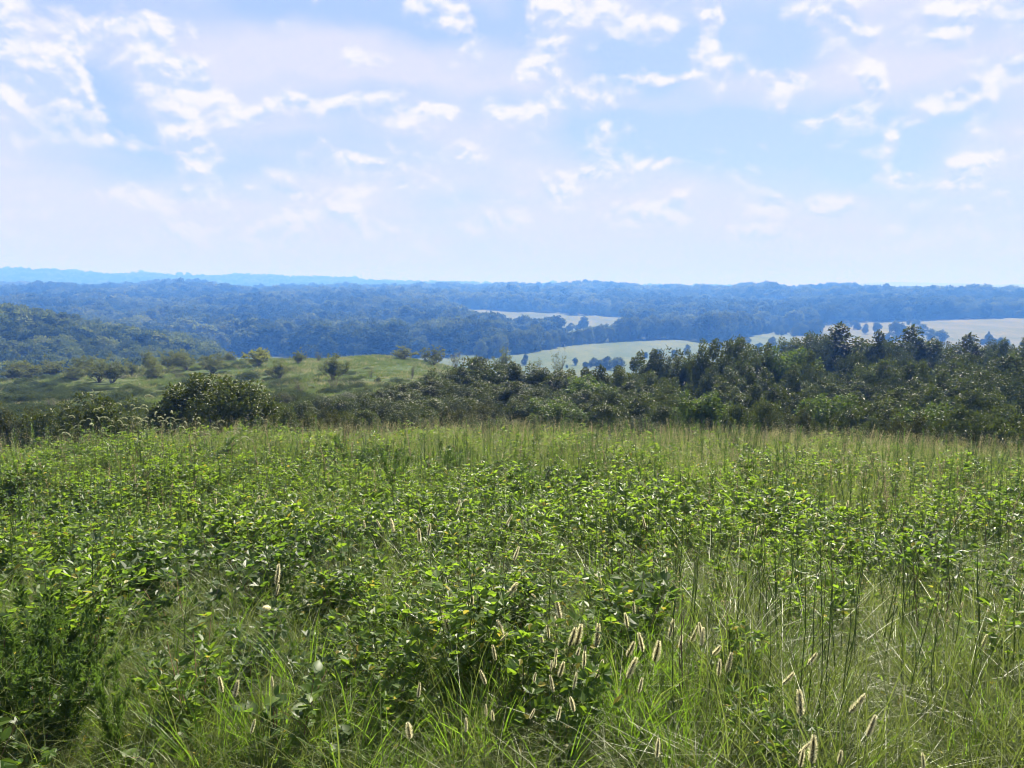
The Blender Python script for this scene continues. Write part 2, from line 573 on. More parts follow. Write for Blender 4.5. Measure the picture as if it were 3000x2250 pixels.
M['thicket_light'] = leaf_mat('thicket_leaf_light', (.034, .060, .009), (.092, .122, .018), (.15, .24, .02), .28, .44, .5)
M['thicket_grey'] = leaf_mat('thicket_leaf_grey', (.026, .038, .009), (.064, .078, .019), (.08, .115, .02), .20, .52, .3)
M['thicket_brown'] = leaf_mat('thicket_leaf_brownish', (.036, .046, .010), (.076, .080, .018), (.11, .13, .02), .22, .52, .3)
M['shrub'] = leaf_mat('pasture_shrub_leaf', (.085, .11, .034), (.16, .165, .055), (.20, .24, .055), .36, .5, .2)
M['shrub_yellow'] = leaf_mat('pasture_shrub_leaf_yellow', (.12, .14, .02), (.17, .17, .03), (.28, .32, .04), .42, .5, .4)
M['bramble'] = leaf_mat('bramble_leaf', (.032, .050, .013), (.066, .082, .022), (.08, .12, .02), .25, .6, .12)
M['forest'] = leaf_mat('forest_leaf', (.040, .066, .012), (.20, .225, .042), (.14, .19, .025), .20, .8, .05, None, .8)
M['forest_dark'] = leaf_mat('forest_leaf_dark', (.022, .042, .010), (.09, .115, .024), (.09, .13, .02), .20, .8, .05, None, .8)
M['forest_light'] = leaf_mat('forest_leaf_light', (.085, .125, .020), (.27, .28, .055), (.20, .26, .03), .24, .8, .05, None, .8)
M['pasture_grass'] = leaf_mat('pasture_grass', (.060, .098, .023), (.132, .160, .040), (.18, .26, .045), .38, .5, .2)
M['bark'] = bark_mat('bark', (.05, .042, .035), (.11, .095, .08), 6)
M['twig'] = bark_mat('twig', (.075, .06, .045), (.14, .115, .09), 20)


def ground_mat():
    m, t = mat_new('ground')
    at = t.node('ShaderNodeAttribute', attribute_name='cover')
    tc = t.node('ShaderNodeTexCoord')
    pos = tc.outputs['Object']
    n1 = t.noise(pos, 7.0, 6.0, 0.65)
    n2 = t.noise(pos, 0.35, 5.0, 0.6)
    n3 = t.noise(t.vmath('MULTIPLY', pos, (0.03, 0.012, 0.03)), 1.0, 5.0, 0.65)
    c = t.mix(t.ss(n1, 0.3, 0.7), (0.72, 0.72, 0.72), (1.28, 1.26, 1.2))
    c = t.mix(1.0, at.outputs['Color'], c, 'MULTIPLY')
    c = t.mix(1.0, c, t.mix(t.ss(n2, 0.32, 0.68), (0.78, 0.85, 0.72), (1.2, 1.12, 1.15)), 'MULTIPLY')
    c = t.mix(1.0, c, t.mix(t.ss(n3, 0.34, 0.66), (0.66, 0.80, 0.62), (1.26, 1.14, 1.2)), 'MULTIPLY')
    p = t.node('ShaderNodeBsdfPrincipled')
    t.put(p.inputs['Base Color'], c)
    p.inputs['Roughness'].default_value = 0.95
    p.inputs['Specular IOR Level'].default_value = 0.1
    bp = t.node('ShaderNodeBump')
    bp.inputs['Strength'].default_value = 0.6
    bp.inputs['Distance'].default_value = 0.06
    t.l.new(n1, bp.inputs['Height'])
    t.l.new(bp.outputs[0], p.inputs['Normal'])
    o = t.node('ShaderNodeOutputMaterial')
    t.l.new(p.outputs[0], o.inputs[0])
    return m


# ------------------------------------------------------------------ what grows where
def strip_centre(r):        # the grassy clearing that climbs the wooded slope
    return np.interp(r, [600, 760, 900, 1060], [760, 790, 838, 862])


def forest_mask(c, r):
    a = (r > 205) & (r < 545) & (c < np.interp(r, [205, 300, 400, 545], [520, 640, 610, 560]))
    edge = np.interp(r, [430, 520, 690, 850, 950, 1150, 1180], [1330, 1480, 1480, 1395, 1340, 1272, 1272])
    lo = np.interp(c, [0, 620, 700, 850, 900, 1180, 1230, 1300, 1500], [540, 545, 505, 500, 440, 430, 470, 470, 505])
    b = (r > lo) & (r < 2150) & (c < edge)
    b &= ~((np.abs(c - strip_centre(r)) < np.interp(r, [600, 1060], [14, 9])) & (r > 600) & (r < 1060))
    cc = (r > np.interp(c, [1300, 1840], [1170, 1035])) & (r < 2150) & (c >= 1262)
    d = (r > 660) & (r < 720) & (c > 1480) & (c < 1640)
    e = (c > 1840) & (r > np.interp(c, [1840, 2330, 2450, 2700, 3000], [800, 830, 935, 985, 1000])) & (r < 2150)
    g = (r > 3250) & (r < 4350) & (c < 2500)
    return a | b | cc | d | e | g


def col_of(x, y):
    return 1500 + F * x / np.maximum(y, 1e-3) / math.cos(PITCH)


def build_ground():
    az = np.concatenate([np.arange(-180, -46, 4.0), np.arange(-46, 46.01, 0.22), np.arange(50, 180, 4.0)]) * PI / 180
    r = np.concatenate([np.exp(np.linspace(math.log(0.25), math.log(30), 110)), np.exp(np.linspace(math.log(30.8), math.log(16000), 400))])
    na, nr = len(az), len(r)
    A, Rr = np.meshgrid(az, r)
    X, Y = Rr * np.sin(A), Rr * np.cos(A)
    Z = zt(X, Y)
    V = np.stack([X, Y, Z], -1).reshape(-1, 3)
    V = np.vstack([V, [[0, 0, 0]]])
    i, j = np.meshgrid(np.arange(nr - 1), np.arange(na), indexing='ij')
    j2 = (j + 1) % na
    q = np.stack([i * na + j, (i + 1) * na + j, (i + 1) * na + j2, i * na + j2], -1).reshape(-1, 4)[:, ::-1]
    jj = np.arange(na)
    tri = np.stack([np.full(na, nr * na), (jj + 1) % na, jj], -1)
    mb = MB()
    mb.add(V, q)
    mb.f.append(tri)
    mb.m.append(np.zeros(len(tri), np.int32))
    me = mb.mesh('ground', ground_mat(), smooth=True)
    x, y = V[:, 0], V[:, 1]
    rr = np.hypot(x, y)
    c = np.where(y > 0, col_of(x, y), np.where(x < 0, -500, 3500))
    c = c + 26 * vn2(x * .02, y * .02) * np.clip(rr / 600 - .5, 0, 1) + 20 * vn1(x * .07, y * .07) * (rr > 300)
    rr = rr * (1 + .03 * vn3(x * .03, y * .03) * (rr > 300))
    cov = np.tile(np.array([.030, .032, .012]), (len(V), 1))                        # thatch under the meadow

    def put(mask, colr):
        cov[mask] = colr
    put((rr > 24), [.050, .068, .022])                                             # rough pasture
    put((rr > 130), [.050, .068, .022])
    put((rr > 380) & (rr < 900), [.050, .072, .028])                               # hay meadow on the valley floor
    put((rr > 860) & (rr < np.interp(c, [1300, 1840], [1175, 1040])) & (c > 1290) & (c < 1850), [.060, .074, .028])     # cut field on the slope
    put((rr > 560) & (rr < 1020) & (c > 2330), [.066, .073, .027])
    put((rr > 590) & (rr < 1070) & (np.abs(c - strip_centre(rr)) < 16), [.075, .09, .036])
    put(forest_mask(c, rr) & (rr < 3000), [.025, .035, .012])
    put((rr >= 2150), [.04, .06, .018])
    att = me.color_attributes.new('cover', 'FLOAT_COLOR', 'POINT')
    att.data.foreach_set('color', np.hstack([cov, np.ones((len(cov), 1))]).astype(np.float32).ravel())
    o = bpy.data.objects.new('ground', me)
    COL.objects.link(o)
    o['kind'] = 'structure'
    return o


build_ground()


# ------------------------------------------------------------------ things, parts, stuff
def tag(o, label=None, cat=None, group=None, kind=None):
    if label:
        o['label'] = label
    if cat:
        o['category'] = cat
    if group:
        o['group'] = group
    if kind:
        o['kind'] = kind
    return o


def empty(name, loc, rot=(0, 0, 0), scale=1.0):
    o = bpy.data.objects.new(name, None)
    o.empty_display_size = 0.1
    COL.objects.link(o)
    o.location = loc
    o.rotation_euler = rot
    o.scale = (scale,) * 3 if np.isscalar(scale) else scale
    return o


def part(name, me, parent, kind=None, loc=None, rot=None):
    o = bpy.data.objects.new(name, me)
    COL.objects.link(o)
    o.parent = parent
    if loc is not None:
        o.location = loc
    if rot is not None:
        o.rotation_euler = rot
    if kind:
        o['kind'] = kind
    return o


def thing_of(name, proto, loc, rotz, scale, label, cat, group=None, tilt=(0, 0)):
    """proto: list of (part name, mesh, kind or None)"""
    e = empty(name, loc, (tilt[0], tilt[1], rotz), scale)
    tag(e, label, cat, group)
    for pn, me, kd in proto:
        part(pn, me, e, kd)
    return e


def scatter(name, protos, P, rot, scl, idx, kind='stuff', label=None):
    """a mass nobody could count: points that carry copies of a few small meshes"""
    pc = bpy.data.collections.new(name + '_kinds')
    for i, me in enumerate(protos):
        pc.objects.link(bpy.data.objects.new(f'{name}_kind_{i:02d}', me))
    me = bpy.data.meshes.new(name)
    n = len(P)
    me.vertices.add(n)
    me.vertices.foreach_set('co', np.asarray(P, np.float32).ravel())
    a = me.attributes.new('rot', 'FLOAT_VECTOR', 'POINT')
    a.data.foreach_set('vector', np.asarray(rot, np.float32).ravel())
    a = me.attributes.new('scl', 'FLOAT_VECTOR', 'POINT')
    s = np.asarray(scl, np.float32)
    s = np.repeat(s[:, None], 3, 1) if s.ndim == 1 else s
    a.data.foreach_set('vector', s.ravel())
    a = me.attributes.new('idx', 'INT', 'POINT')
    a.data.foreach_set('value', np.asarray(idx, np.int32))
    o = bpy.data.objects.new(name, me)
    COL.objects.link(o)
    o['kind'] = kind
    if label:
        o['label'] = label
    ng = bpy.data.node_groups.new(name + '_scatter', 'GeometryNodeTree')
    ng.interface.new_socket('Geometry', in_out='INPUT', socket_type='NodeSocketGeometry')
    ng.interface.new_socket('Geometry', in_out='OUTPUT', socket_type='NodeSocketGeometry')
    N, L = ng.nodes, ng.links
    gi, go = N.new('NodeGroupInput'), N.new('NodeGroupOutput')
    ci = N.new('GeometryNodeCollectionInfo')
    ci.inputs['Collection'].default_value = pc
    ci.inputs['Separate Children'].default_value = True
    ci.inputs['Reset Children'].default_value = True
    ip = N.new('GeometryNodeInstanceOnPoints')

    def named(nm, ty):
        q = N.new('GeometryNodeInputNamedAttribute')
        q.data_type = ty
        q.inputs['Name'].default_value = nm
        return q.outputs['Attribute']
    e2r = N.new('FunctionNodeEulerToRotation')
    L.new(named('rot', 'FLOAT_VECTOR'), e2r.inputs[0])
    L.new(gi.outputs[0], ip.inputs['Points'])
    L.new(ci.outputs[0], ip.inputs['Instance'])
    ip.inputs['Pick Instance'].default_value = True
    L.new(named('idx', 'INT'), ip.inputs['Instance Index'])
    L.new(e2r.outputs[0], ip.inputs['Rotation'])
    L.new(named('scl', 'FLOAT_VECTOR'), ip.inputs['Scale'])
    L.new(ip.outputs[0], go.inputs[0])
    md = o.modifiers.new('scatter', 'NODES')
    md.node_group = ng
    return o


def spin(n, tilt=0.0):
    return np.stack([rng.normal(0, tilt, n), rng.normal(0, tilt, n), rng.random(n) * 2 * PI], 1)


def polar_points(n, r0, r1, a0=-38, a1=38, power=2.0):
    """random ground points; power 2 = even over the area, less = denser near the camera"""
    r = (rng.random(n) * (r1 ** power - r0 ** power) + r0 ** power) ** (1 / power)
    a = R(a0) + rng.random(n) * R(a1 - a0)
    x, y = r * np.sin(a), r * np.cos(a)
    return x, y, r


# ------------------------------------------------------------------ woody plants
def limb_paths(tips, h, n_stems, spread):
    """a few stems from the ground, each forking towards the tips nearest to it"""
    paths = []
    for s in range(n_stems):
        a = rng.random() * 2 * PI
        b = np.array([math.cos(a), math.sin(a), 0]) * spread * (0.2 + 0.5 * rng.random())
        fork = b * 2.2 + np.array([rng.normal(0, .1) * spread, rng.normal(0, .1) * spread, h * (0.30 + .15 * rng.random())])
        paths.append((np.array([b * .6, b * 1.2 + [0, 0, h * .15], fork]), 1.0))
        near = np.argsort(np.linalg.norm(tips - fork, axis=1))[: max(3, len(tips) // (n_stems * 2))]
        for t in near:
            mid = (fork + tips[t]) / 2 + rng.normal(0, .04, 3) * h
            paths.append((np.array([fork, mid, tips[t]]), 0.45))
    return paths


def make_bush(h, rad, n_tips, per, L, low=0.18, core=0.5, tall=1.0, stems=5, sphere_up=.25):
    """leafy crown of upright leaf bunches over dark gaps; returns trunk and crown meshes' builders"""
    v = rand_unit(n_tips, sphere_up)
    lump = 0.86 + 0.20 * rng.random(n_tips)
    fr = np.where(rng.random(n_tips) < core, lump, lump * (0.45 + .3 * rng.random(n_tips)))
    cz = h * (0.5 + low * .5)
    tips = v * np.array([rad, rad, h * (1 - low) * .5]) * fr[:, None] + [0, 0, cz]
    tips[:, 2] = np.maximum(tips[:, 2], h * .08)
    crown = MB()
    s0 = rad * 1.05 / math.sqrt(n_tips) * 1.45
    for k in range(n_tips):
        n = int(per * (0.7 + .6 * rng.random()))
        o = unit(rng.normal(0, 1, (n, 3)) + [0, 0, .35])
        sz = s0 * (0.7 + .6 * rng.random())
        rr = np.where(rng.random(n) < .8, .78 + .3 * rng.random(n), .2 + .6 * rng.random(n))
        P = tips[k] + o * rr[:, None] * np.array([sz, sz, sz * 1.2 * tall])
        hz = unit(np.cross(o, [0, 0, 1.0]))
        D = unit(o * .55 + hz * rng.normal(0, .8, n)[:, None] + [0, 0, -.25] + rng.normal(0, .25, (n, 3)))
        N = unit(o * .9 + [0, 0, .45] + rng.normal(0, .38, (n, 3)))
        add_cards(crown, P, D, N, L * (0.65 + .7 * rng.random(n)), L * (0.46 + .24 * rng.random(n)))
    trunk = MB()
    for p, w in limb_paths(tips, h, stems, rad * .35):
        add_tube(trunk, p, np.linspace(1, .35, len(p)) * h * .013 * w + .006, 4)
    return trunk, crown


def make_airy_shrub(h, rad, n_br, leaf_n, L):
    """open, twiggy pasture shrub: many upright fans of twigs with a thin scatter of small leaves"""
    trunk, crown = MB(), MB()
    for b in range(n_br):
        a = rng.random() * 2 * PI
        rr = rad * (0.25 + .8 * rng.random())
        hh = h * math.sqrt(max(1.0 - .78 * (rr / rad / 1.05) ** 2, .1)) * (0.55 + .48 * rng.random())
        tip = np.array([math.cos(a) * rr, math.sin(a) * rr, hh])
        p = np.array([[math.cos(a) * .05, math.sin(a) * .05, 0], tip * [.38, .38, .30] + rng.normal(0, .03, 3) * h, tip * [.78, .78, .66] + rng.normal(0, .03, 3) * h, tip])
        add_tube(trunk, p, np.array([1, .7, .45, .12]) * h * .011, 3)
        for tw in range(6):
            t = .34 + .64 * rng.random()
            i = min(int(t * 3), 2)
            q = p[i] + (p[i + 1] - p[i]) * (t * 3 - i)
            e = q + (rand_unit(1, .9)[0]) * h * (.10 + .14 * rng.random()) * [1.2, 1.2, 1]
            add_tube(trunk, np.array([q, (q + e) / 2 + rng.normal(0, .01, 3) * h, e]), np.array([.5, .3, .1]) * h * .008, 3)
            n = max(4, int(leaf_n / n_br / 6))
            f = rng.random(n)[:, None] ** .4
            P = q + (e - q) * f + rng.normal(0, .026 * h, (n, 3)) * [1.2, 1.2, .8]
            add_cards(crown, P, rand_unit(n, .4), rand_unit(n, .9), L * (.7 + .6 * rng.random(n)), L * (.5 + .25 * rng.random(n)))
    return trunk, crown


def make_far_tree(h, rad, lumps, per, card, base=.16, cone=False):
    crown = MB()
    v = rand_unit(lumps, .22)
    fr = (0.72 + .34 * rng.random(lumps))[:, None]
    cz = h * (base + 1) / 2
    if cone:
        tz = rng.random(lumps) ** 1.3
        a = rng.random(lumps) * 2 * PI
        rr = rad * (1.02 - tz) * (.75 + .3 * rng.random(lumps))
        tips = np.stack([np.cos(a) * rr, np.sin(a) * rr, h * (base + (1 - base) * tz)], 1)
    else:
        tips = v * np.array([rad, rad, h * (1 - base) / 2]) * fr * .86 + [0, 0, cz]
    for k in range(lumps):
        n = per
        s = rad * (.24 + .14 * rng.random()) * (0.6 if cone else 1)
        o = unit(rng.normal(0, 1, (n, 3)) + [0, 0, .25]) * (rng.random(n) ** .3)[:, None] * np.array([s, s, s * .8])
        P = tips[k] + o
        D = unit(o + rng.normal(0, .5, (n, 3)) * s)
        cd = unit((P - [0, 0, cz]) / np.array([rad, rad, h * .5]))
        N = unit(unit(o) * .55 + cd * .9 + [0, 0, .25] + rng.normal(0, .28, (n, 3)))
        add_cards(crown, P, D, N, card * (.6 + .8 * rng.random(n)), card * (.5 + .5 * rng.random(n)))
    trunk = MB()
    add_tube(trunk, np.array([[0, 0, -1.0], [.1, 0, h * .3], [rng.normal(0, .3), rng.normal(0, .3), h * .62], [rng.normal(0, .5), 0, h * .9]]), np.array([.03, .022, .014, .004]) * h, 5)
    for b in range(5):
        a = rng.random() * 2 * PI
        z0 = h * (.28 + .3 * rng.random())
        e = np.array([math.cos(a) * rad * .7, math.sin(a) * rad * .7, z0 + h * .22])
        add_tube(trunk, np.array([[0, 0, z0], e * [.5, .5, 1] - [0, 0, h * .06], e]), np.array([.012, .008, .003]) * h, 4)
    return trunk, crown


def build_pair(tc, name, cm, tm):
    return tc[0].mesh(name + '_trunk', tm), tc[1].mesh(name + '_crown', cm)


ORD1 = 'first second third fourth fifth sixth seventh eighth ninth tenth eleventh twelfth thirteenth fourteenth fifteenth sixteenth seventeenth eighteenth nineteenth'.split()
TENS = {2: 'twenty', 3: 'thirty', 4: 'forty', 5: 'fifty', 6: 'sixty', 7: 'seventy', 8: 'eighty', 9: 'ninety'}


def nth(i):
    """0 -> first"""
    i += 1
    if i >= 100:
        return 'hundred-and-' + nth(i - 101) if i > 100 else 'hundredth'
    if i < 20:
        return ORD1[i - 1]
    t, u = divmod(i, 10)
    return TENS[t][:-1] + 'ieth' if u == 0 else TENS[t] + '-' + ORD1[u - 1]


def measured(pair):
    v = np.empty(len(pair[1].vertices) * 3, np.float32)
    pair[1].vertices.foreach_get('co', v)
    v = v.reshape(-1, 3)
    return float(np.percentile(v[:, 2], 99.7)), float(np.percentile(np.abs(v[:, 0]), 98.5)), *pair


# --- the thicket beyond the brow of the meadow
TH = {}
for key, mat, specs in (
    ('round', 'thicket', [(4.6, 2.0, 46, 180, .20), (4.2, 2.2, 50, 180, .195), (5.0, 2.1, 48, 180, .20)]),
    ('column', 'thicket', [(4.6, 1.45, 32, 160, .19), (4.4, 1.35, 30, 160, .19)]),
    ('low', 'thicket', [(2.4, 1.35, 36, 160, .14), (2.1, 1.5, 36, 160, .135)]),
    ('light', 'thicket_light', [(3.0, 1.5, 40, 160, .16), (2.6, 1.6, 40, 160, .155)]),
    ('grey', 'thicket_grey', [(3.6, 1.8, 50, 130, .135), (3.2, 1.7, 48, 130, .135)]),
    ('brown', 'thicket_brown', [(2.3, 1.5, 44, 130, .115)]),
    ('big', 'thicket', [(3.2, 2.2, 120, 150, .14, .18, .9)]),
):
    TH[key] = [measured(build_pair(make_bush(*s, tall=1.35 if key == 'column' else 1.1), 'thicket_' + key, M[mat], M['bark'])) for s in specs]

TH_SPEC = [  # column, row of the top, width in px, distance, kind
    # far row
    (2480, 962, 190, 88, 'round'), (2335, 986, 110, 90, 'round'), (2395, 990, 90, 84, 'grey'), (2562, 984, 100, 80, 'round'), (2675, 970, 150, 86, 'round'), (2842, 992, 115, 82, 'round'), (2905, 1004, 90, 86, 'grey'),
    (2990, 998, 100, 84, 'round'), (2955, 1006, 80, 80, 'round'), (2785, 1012, 90, 84, 'grey'), (2612, 1010, 90, 78, 'grey'), (2735, 1005, 80, 88, 'grey'),
    # middle row
    (2063, 1012, 62, 52, 'column'), (2108, 1007, 62, 53, 'column'), (2154, 1012, 64, 52, 'column'), (2022, 1040, 70, 55, 'column'), (2202, 1003, 90, 58, 'round'), (2240, 1018, 80, 56, 'column'), (2312, 1028, 140, 56, 'light'), (2365, 1040, 90, 54, 'round'),
    (2830, 1048, 120, 54, 'round'), (2962, 1048, 150, 52, 'round'), (2562, 1062, 120, 52, 'round'), (2650, 1070, 120, 50, 'round'), (2508, 1042, 90, 60, 'grey'), (2648, 1048, 90, 62, 'grey'), (2728, 1072, 70, 48, 'column'),
    (2470, 1106, 160, 46, 'grey'), (2862, 1098, 150, 46, 'round'), (2962, 1088, 150, 44, 'grey'), (2395, 1075, 110, 50, 'grey'), (2330, 1095, 110, 46, 'round'), (2250, 1090, 100, 46, 'column'), (2190, 1075, 90, 48, 'column'), (2780, 1105, 110, 46, 'round'),
    (2700, 1120, 110, 42, 'column'), (2620, 1115, 120, 42, 'grey'), (2540, 1125, 120, 42, 'round'), (2420, 1130, 110, 42, 'round'), (2140, 1085, 90, 46, 'column'), (2090, 1080, 80, 47, 'column'),
    # near row
    (2062, 1154, 140, 30, 'light'), (2255, 1180, 110, 30, 'low'), (2432, 1163, 190, 32, 'light'), (2592, 1178, 170, 31, 'low'), (2742, 1192, 140, 30, 'light'), (2822, 1208, 74, 28, 'low'), (2882, 1214, 74, 28, 'low'), (2972, 1212, 90, 28, 'low'), (2925, 1222, 64, 27, 'low'),
    (2168, 1192, 110, 29, 'low'), (2335, 1200, 110, 29, 'brown'), (2510, 1205, 110, 29, 'low'), (2670, 1215, 110, 28, 'brown'),
    # middle of the view, sinking towards the pasture
    (1420, 1057, 150, 46, 'round'), (1500, 1068, 120, 48, 'round'), (1560, 1076, 110, 47, 'column'), (1352, 1088, 95, 45, 'round'), (1300, 1110, 100, 43, 'round'), (1252, 1130, 100, 41, 'low'), (1152, 1134, 110, 38, 'low'), (1082, 1150, 110, 37, 'low'),
    (1202, 1150, 100, 37, 'low'), (1020, 1192, 100, 33, 'low'), (1112, 1166, 110, 35, 'low'), (1602, 1088, 120, 46, 'round'), (1652, 1092, 100, 48, 'column'), (1702, 1084, 110, 50, 'round'), (1762, 1080, 110, 50, 'round'), (1812, 1082, 100, 50, 'column'),
    (1852, 1088, 110, 48, 'round'), (1902, 1034, 100, 60, 'round'), (1962, 1030, 110, 60, 'grey'), (1992, 1056, 90, 56, 'column'), (1942, 1098, 110, 46, 'round'), (1722, 1110, 150, 42, 'light'), (1852, 1128, 130, 40, 'round'), (1800, 1142, 120, 38, 'grey'),
    (1602, 1174, 150, 33, 'light'), (1502, 1176, 110, 33, 'grey'), (1662, 1186, 130, 32, 'light'), (1882, 1160, 150, 34, 'low'), (1962, 1142, 130, 36, 'round'), (1952, 1190, 110, 31, 'low'), (1440, 1120, 120, 42, 'round'), (1380, 1140, 120, 40, 'low'), (1520, 1122, 120, 41, 'round'),
    (1310, 1160, 120, 37, 'low'), (1420, 1175, 120, 34, 'brown'), (1780, 1188, 130, 32, 'low'), (1700, 1150, 120, 37, 'round'), (1330, 1195, 110, 31, 'brown'), (1240, 1190, 110, 31, 'low'),
    (1000, 1175, 120, 32, 'low'), (1060, 1158, 120, 34, 'low'), (1130, 1146, 120, 36, 'round'), (1190, 1132, 120, 38, 'round'), (1245, 1115, 120, 40, 'round'), (1340, 1082, 120, 44, 'round'), (1160, 1185, 120, 31, 'low'), (1060, 1205, 110, 28, 'low'), (1260, 1170, 130, 34, 'low'), (1370, 1170, 120, 36, 'low'),
    (2120, 1130, 130, 40, 'round'), (2215, 1135, 130, 38, 'round'), (2320, 1140, 130, 37, 'round'), (2640, 1150, 140, 36, 'round'), (2900, 1150, 140, 36, 'round'), (2540, 1160, 130, 35, 'round'), (2780, 1150, 130, 37, 'round'), (1740, 1160, 130, 35, 'round'), (1560, 1150, 130, 36, 'round'),
    # bushes just over the brow on the pasture side
    (622, 1112, 310, 24, 'big'), (272, 1162, 190, 23, 'low'), (842, 1198, 130, 25, 'low'), (768, 1165, 90, 30, 'low'), (962, 1198, 120, 27, 'brown'), (905, 1215, 90, 25, 'brown'), (40, 1198, 130, 27, 'brown'), (125, 1208, 110, 26, 'low'), (195, 1188, 90, 31, 'brown'), (705, 1205, 100, 28, 'low'), (1000, 1212, 110, 28, 'low'), (882, 1178, 110, 34, 'low'), (945, 1160, 90, 40, 'low'), (1015, 1150, 90, 44, 'low'), (820, 1150, 80, 44, 'brown'),
]
LOOK = {'round': 'dark green rounded tree', 'column': 'narrow upright dark green tree', 'low': 'low dark leafy bush', 'light': 'brighter green bushy tree', 'grey': 'dull grey-green airy bush', 'brown': 'brownish green low bush', 'big': 'broad domed dark glossy bush'}


def th_band(c, r):
    if c < 1000:
        return 'just over the meadow brow before the pasture'
    side = 'sinking towards the pasture' if c < 1620 else 'in the middle stretch' if c < 2010 else 'in the tall stretch' if c < 2500 else 'at the far end'
    return f"in the {'front' if r < 36 else 'middle' if r < 65 else 'back'} row of the thicket {side}"


def build_thicket():
    byk = {}
    for sp in TH_SPEC:
        byk.setdefault((sp[4], th_band(sp[0], sp[3])), []).append(sp)
    for (kind, band), lst in byk.items():
        for i, (c, top, w, r, kd) in enumerate(sorted(lst)):
            x, y, z = at_r(c, r)
            h = (height_to_row(c, r, top) - z) * 1.05
            h0, r0, tm, cm = TH[kd][(i + int(c)) % len(TH[kd])]
            sx = w / F * r / 2 / r0 * (1.15 if c > 1000 else 1.0)
            if h / h0 > 1.6 * sx:
                sx = h / h0 / 1.6
            lab = LOOK[kd] + ' ' + band
            if len(lst) > 1:
                lab += ', ' + nth(i) + ' from left'
            words_ = lab.split()
            if len(words_) > 16:
                lab = ' '.join(w_ for w_ in words_ if w_ not in ('the', 'stretch'))
            e = thing_of('thicket_bush' if h < 3 else 'thicket_tree', [('trunk', tm, None), ('crown', cm, None)], (x, y, z - .05), rng.random() * 6.28, (sx, sx, h / h0), lab, 'bush' if h < 3 else 'tree',
                         'bushes and small trees of the thicket below the meadow' if c > 1000 else 'bushes just over the meadow brow')


build_thicket()

# filler scrub between and below them, nobody could count it
def build_scrub():
    pr = [cm for k in ('low', 'brown', 'grey') for (_h, _r, _t, cm) in TH[k]]
    n = 760
    c = 1000 + 2300 * rng.random(n)
    r = 27 + 75 * rng.random(n) ** 1.2
    keep = (r > 27) & ((c > 1380) | (r < 46)) & ((c > 1150) | (r < 38)) & (r < np.interp(c, [1000, 1300, 1700, 2000, 3000], [36, 50, 64, 95, 100]))
    c, r = c[keep], r[keep]
    a = np.arctan((c - 1500) / F * math.cos(PITCH))
    x, y = r * np.sin(a), r * np.cos(a)
    s = (.65 + .5 * rng.random(len(c))) * np.interp(r, [27, 60, 100], [.5, .85, 1.1])
    scatter('undergrowth', pr, np.stack([x, y, zt(x, y) - .1], 1), spin(len(c)), s, rng.integers(0, len(pr), len(c)))
    # brambles on the near pasture slope
    mb = [make_bush(.9, 1.1, 40, 60, .09, low=0.0)[1].mesh('bramble_clump', M['bramble']), make_bush(.7, 1.3, 40, 60, .09, low=0.0)[1].mesh('bramble_clump', M['bramble'])]
    P = []
    for (c0, row, sc_, rw, n) in ((140, 1140, 110, 14, 50), (60, 1180, 90, 22, 40), (180, 1110, 90, 8, 14), (820, 1170, 110, 20, 26), (950, 1190, 90, 18, 24), (760, 1125, 70, 10, 8), (110, 1225, 110, 12, 30), (30, 1110, 60, 12, 16), (330, 1195, 60, 14, 8), (1020, 1130, 60, 12, 6), (500, 1120, 420, 45, 130), (400, 1205, 330, 18, 60)):
        for k in range(n):
            x, y, r = hit(c0 + rng.normal(0, sc_), row + rng.normal(0, rw), 0.3, 24)
            if 24 < r < 105:
                P.append((x, y, float(zt(x, y)) - .1, .3 + .55 * rng.random() ** 1.5))
    P = np.array(P)
    scatter('brambles', mb, P[:, :3], spin(len(P)), np.stack([P[:, 3] * 1.2, P[:, 3] * 1.2, P[:, 3] * .85], 1), rng.integers(0, 2, len(P)), label='dark low bramble scrub on the near pasture slope')


build_scrub()

# --- single shrubs on the pasture
SH = [(build_pair(make_airy_shrub(3.0, 1.5, 17, 2600, .16), 'pasture_shrub', M['shrub'], M['twig'])) for _ in range(4)]
SHY = build_pair(make_airy_shrub(2.8, 1.9, 22, 3800, .16), 'pasture_shrub', M['shrub_yellow'], M['twig'])
SHB = [(build_pair(make_airy_shrub(3.0, 1.3, 14, 700, .10), 'pasture_shrub', M['shrub'], M['twig'])) for _ in range(2)]
SH_Z = [(210, 680, 800, 150), (345, 660, 780, 150), (490, 700, 805, 100), (640, 650, 820, 150), (725, 655, 825, 150), (860, 680, 780, 110), (1010, 640, 805, 120), (945, 600, 720, 80), (1100, 610, 740, 110), (1210, 610, 740, 140), (1380, 630, 762, 150), (1490, 610, 690, 90),
        (1670, 600, 715, 195, 'y'), (1810, 665, 800, 130), (1930, 605, 700, 90), (2060, 610, 665, 60, 'b'), (2160, 620, 805, 160), (1150, 720, 805, 70, 'b'), (2160, 780, 870, 120, 'b'), (1300, 740, 795, 50, 'b'), (60, 690, 790, 110), (120, 660, 760, 100), (560, 640, 770, 110), (1960, 780, 900, 150, 'b'), (330, 905, 1000, 100, 'b')]
SH_Z = [(a[0] * .452, 750 + a[1] * .452, 750 + a[2] * .452, a[3] * .452, a[4] if len(a) > 4 else '') for a in SH_Z]
SH_Z2 = [(410, 575, 672, 145), (590, 585, 692, 135), (740, 610, 705, 100, 'b'), (850, 650, 705, 80), (1060, 588, 700, 120), (1240, 650, 725, 120, 'b'), (1420, 610, 722, 110, 'b'), (195, 720, 790, 60, 'b'), (240, 770, 828, 45), (455, 690, 800, 60, 'b'), (550, 750, 832, 80), (640, 740, 790, 45, 'b'), (300, 650, 672, 40, 'b')]
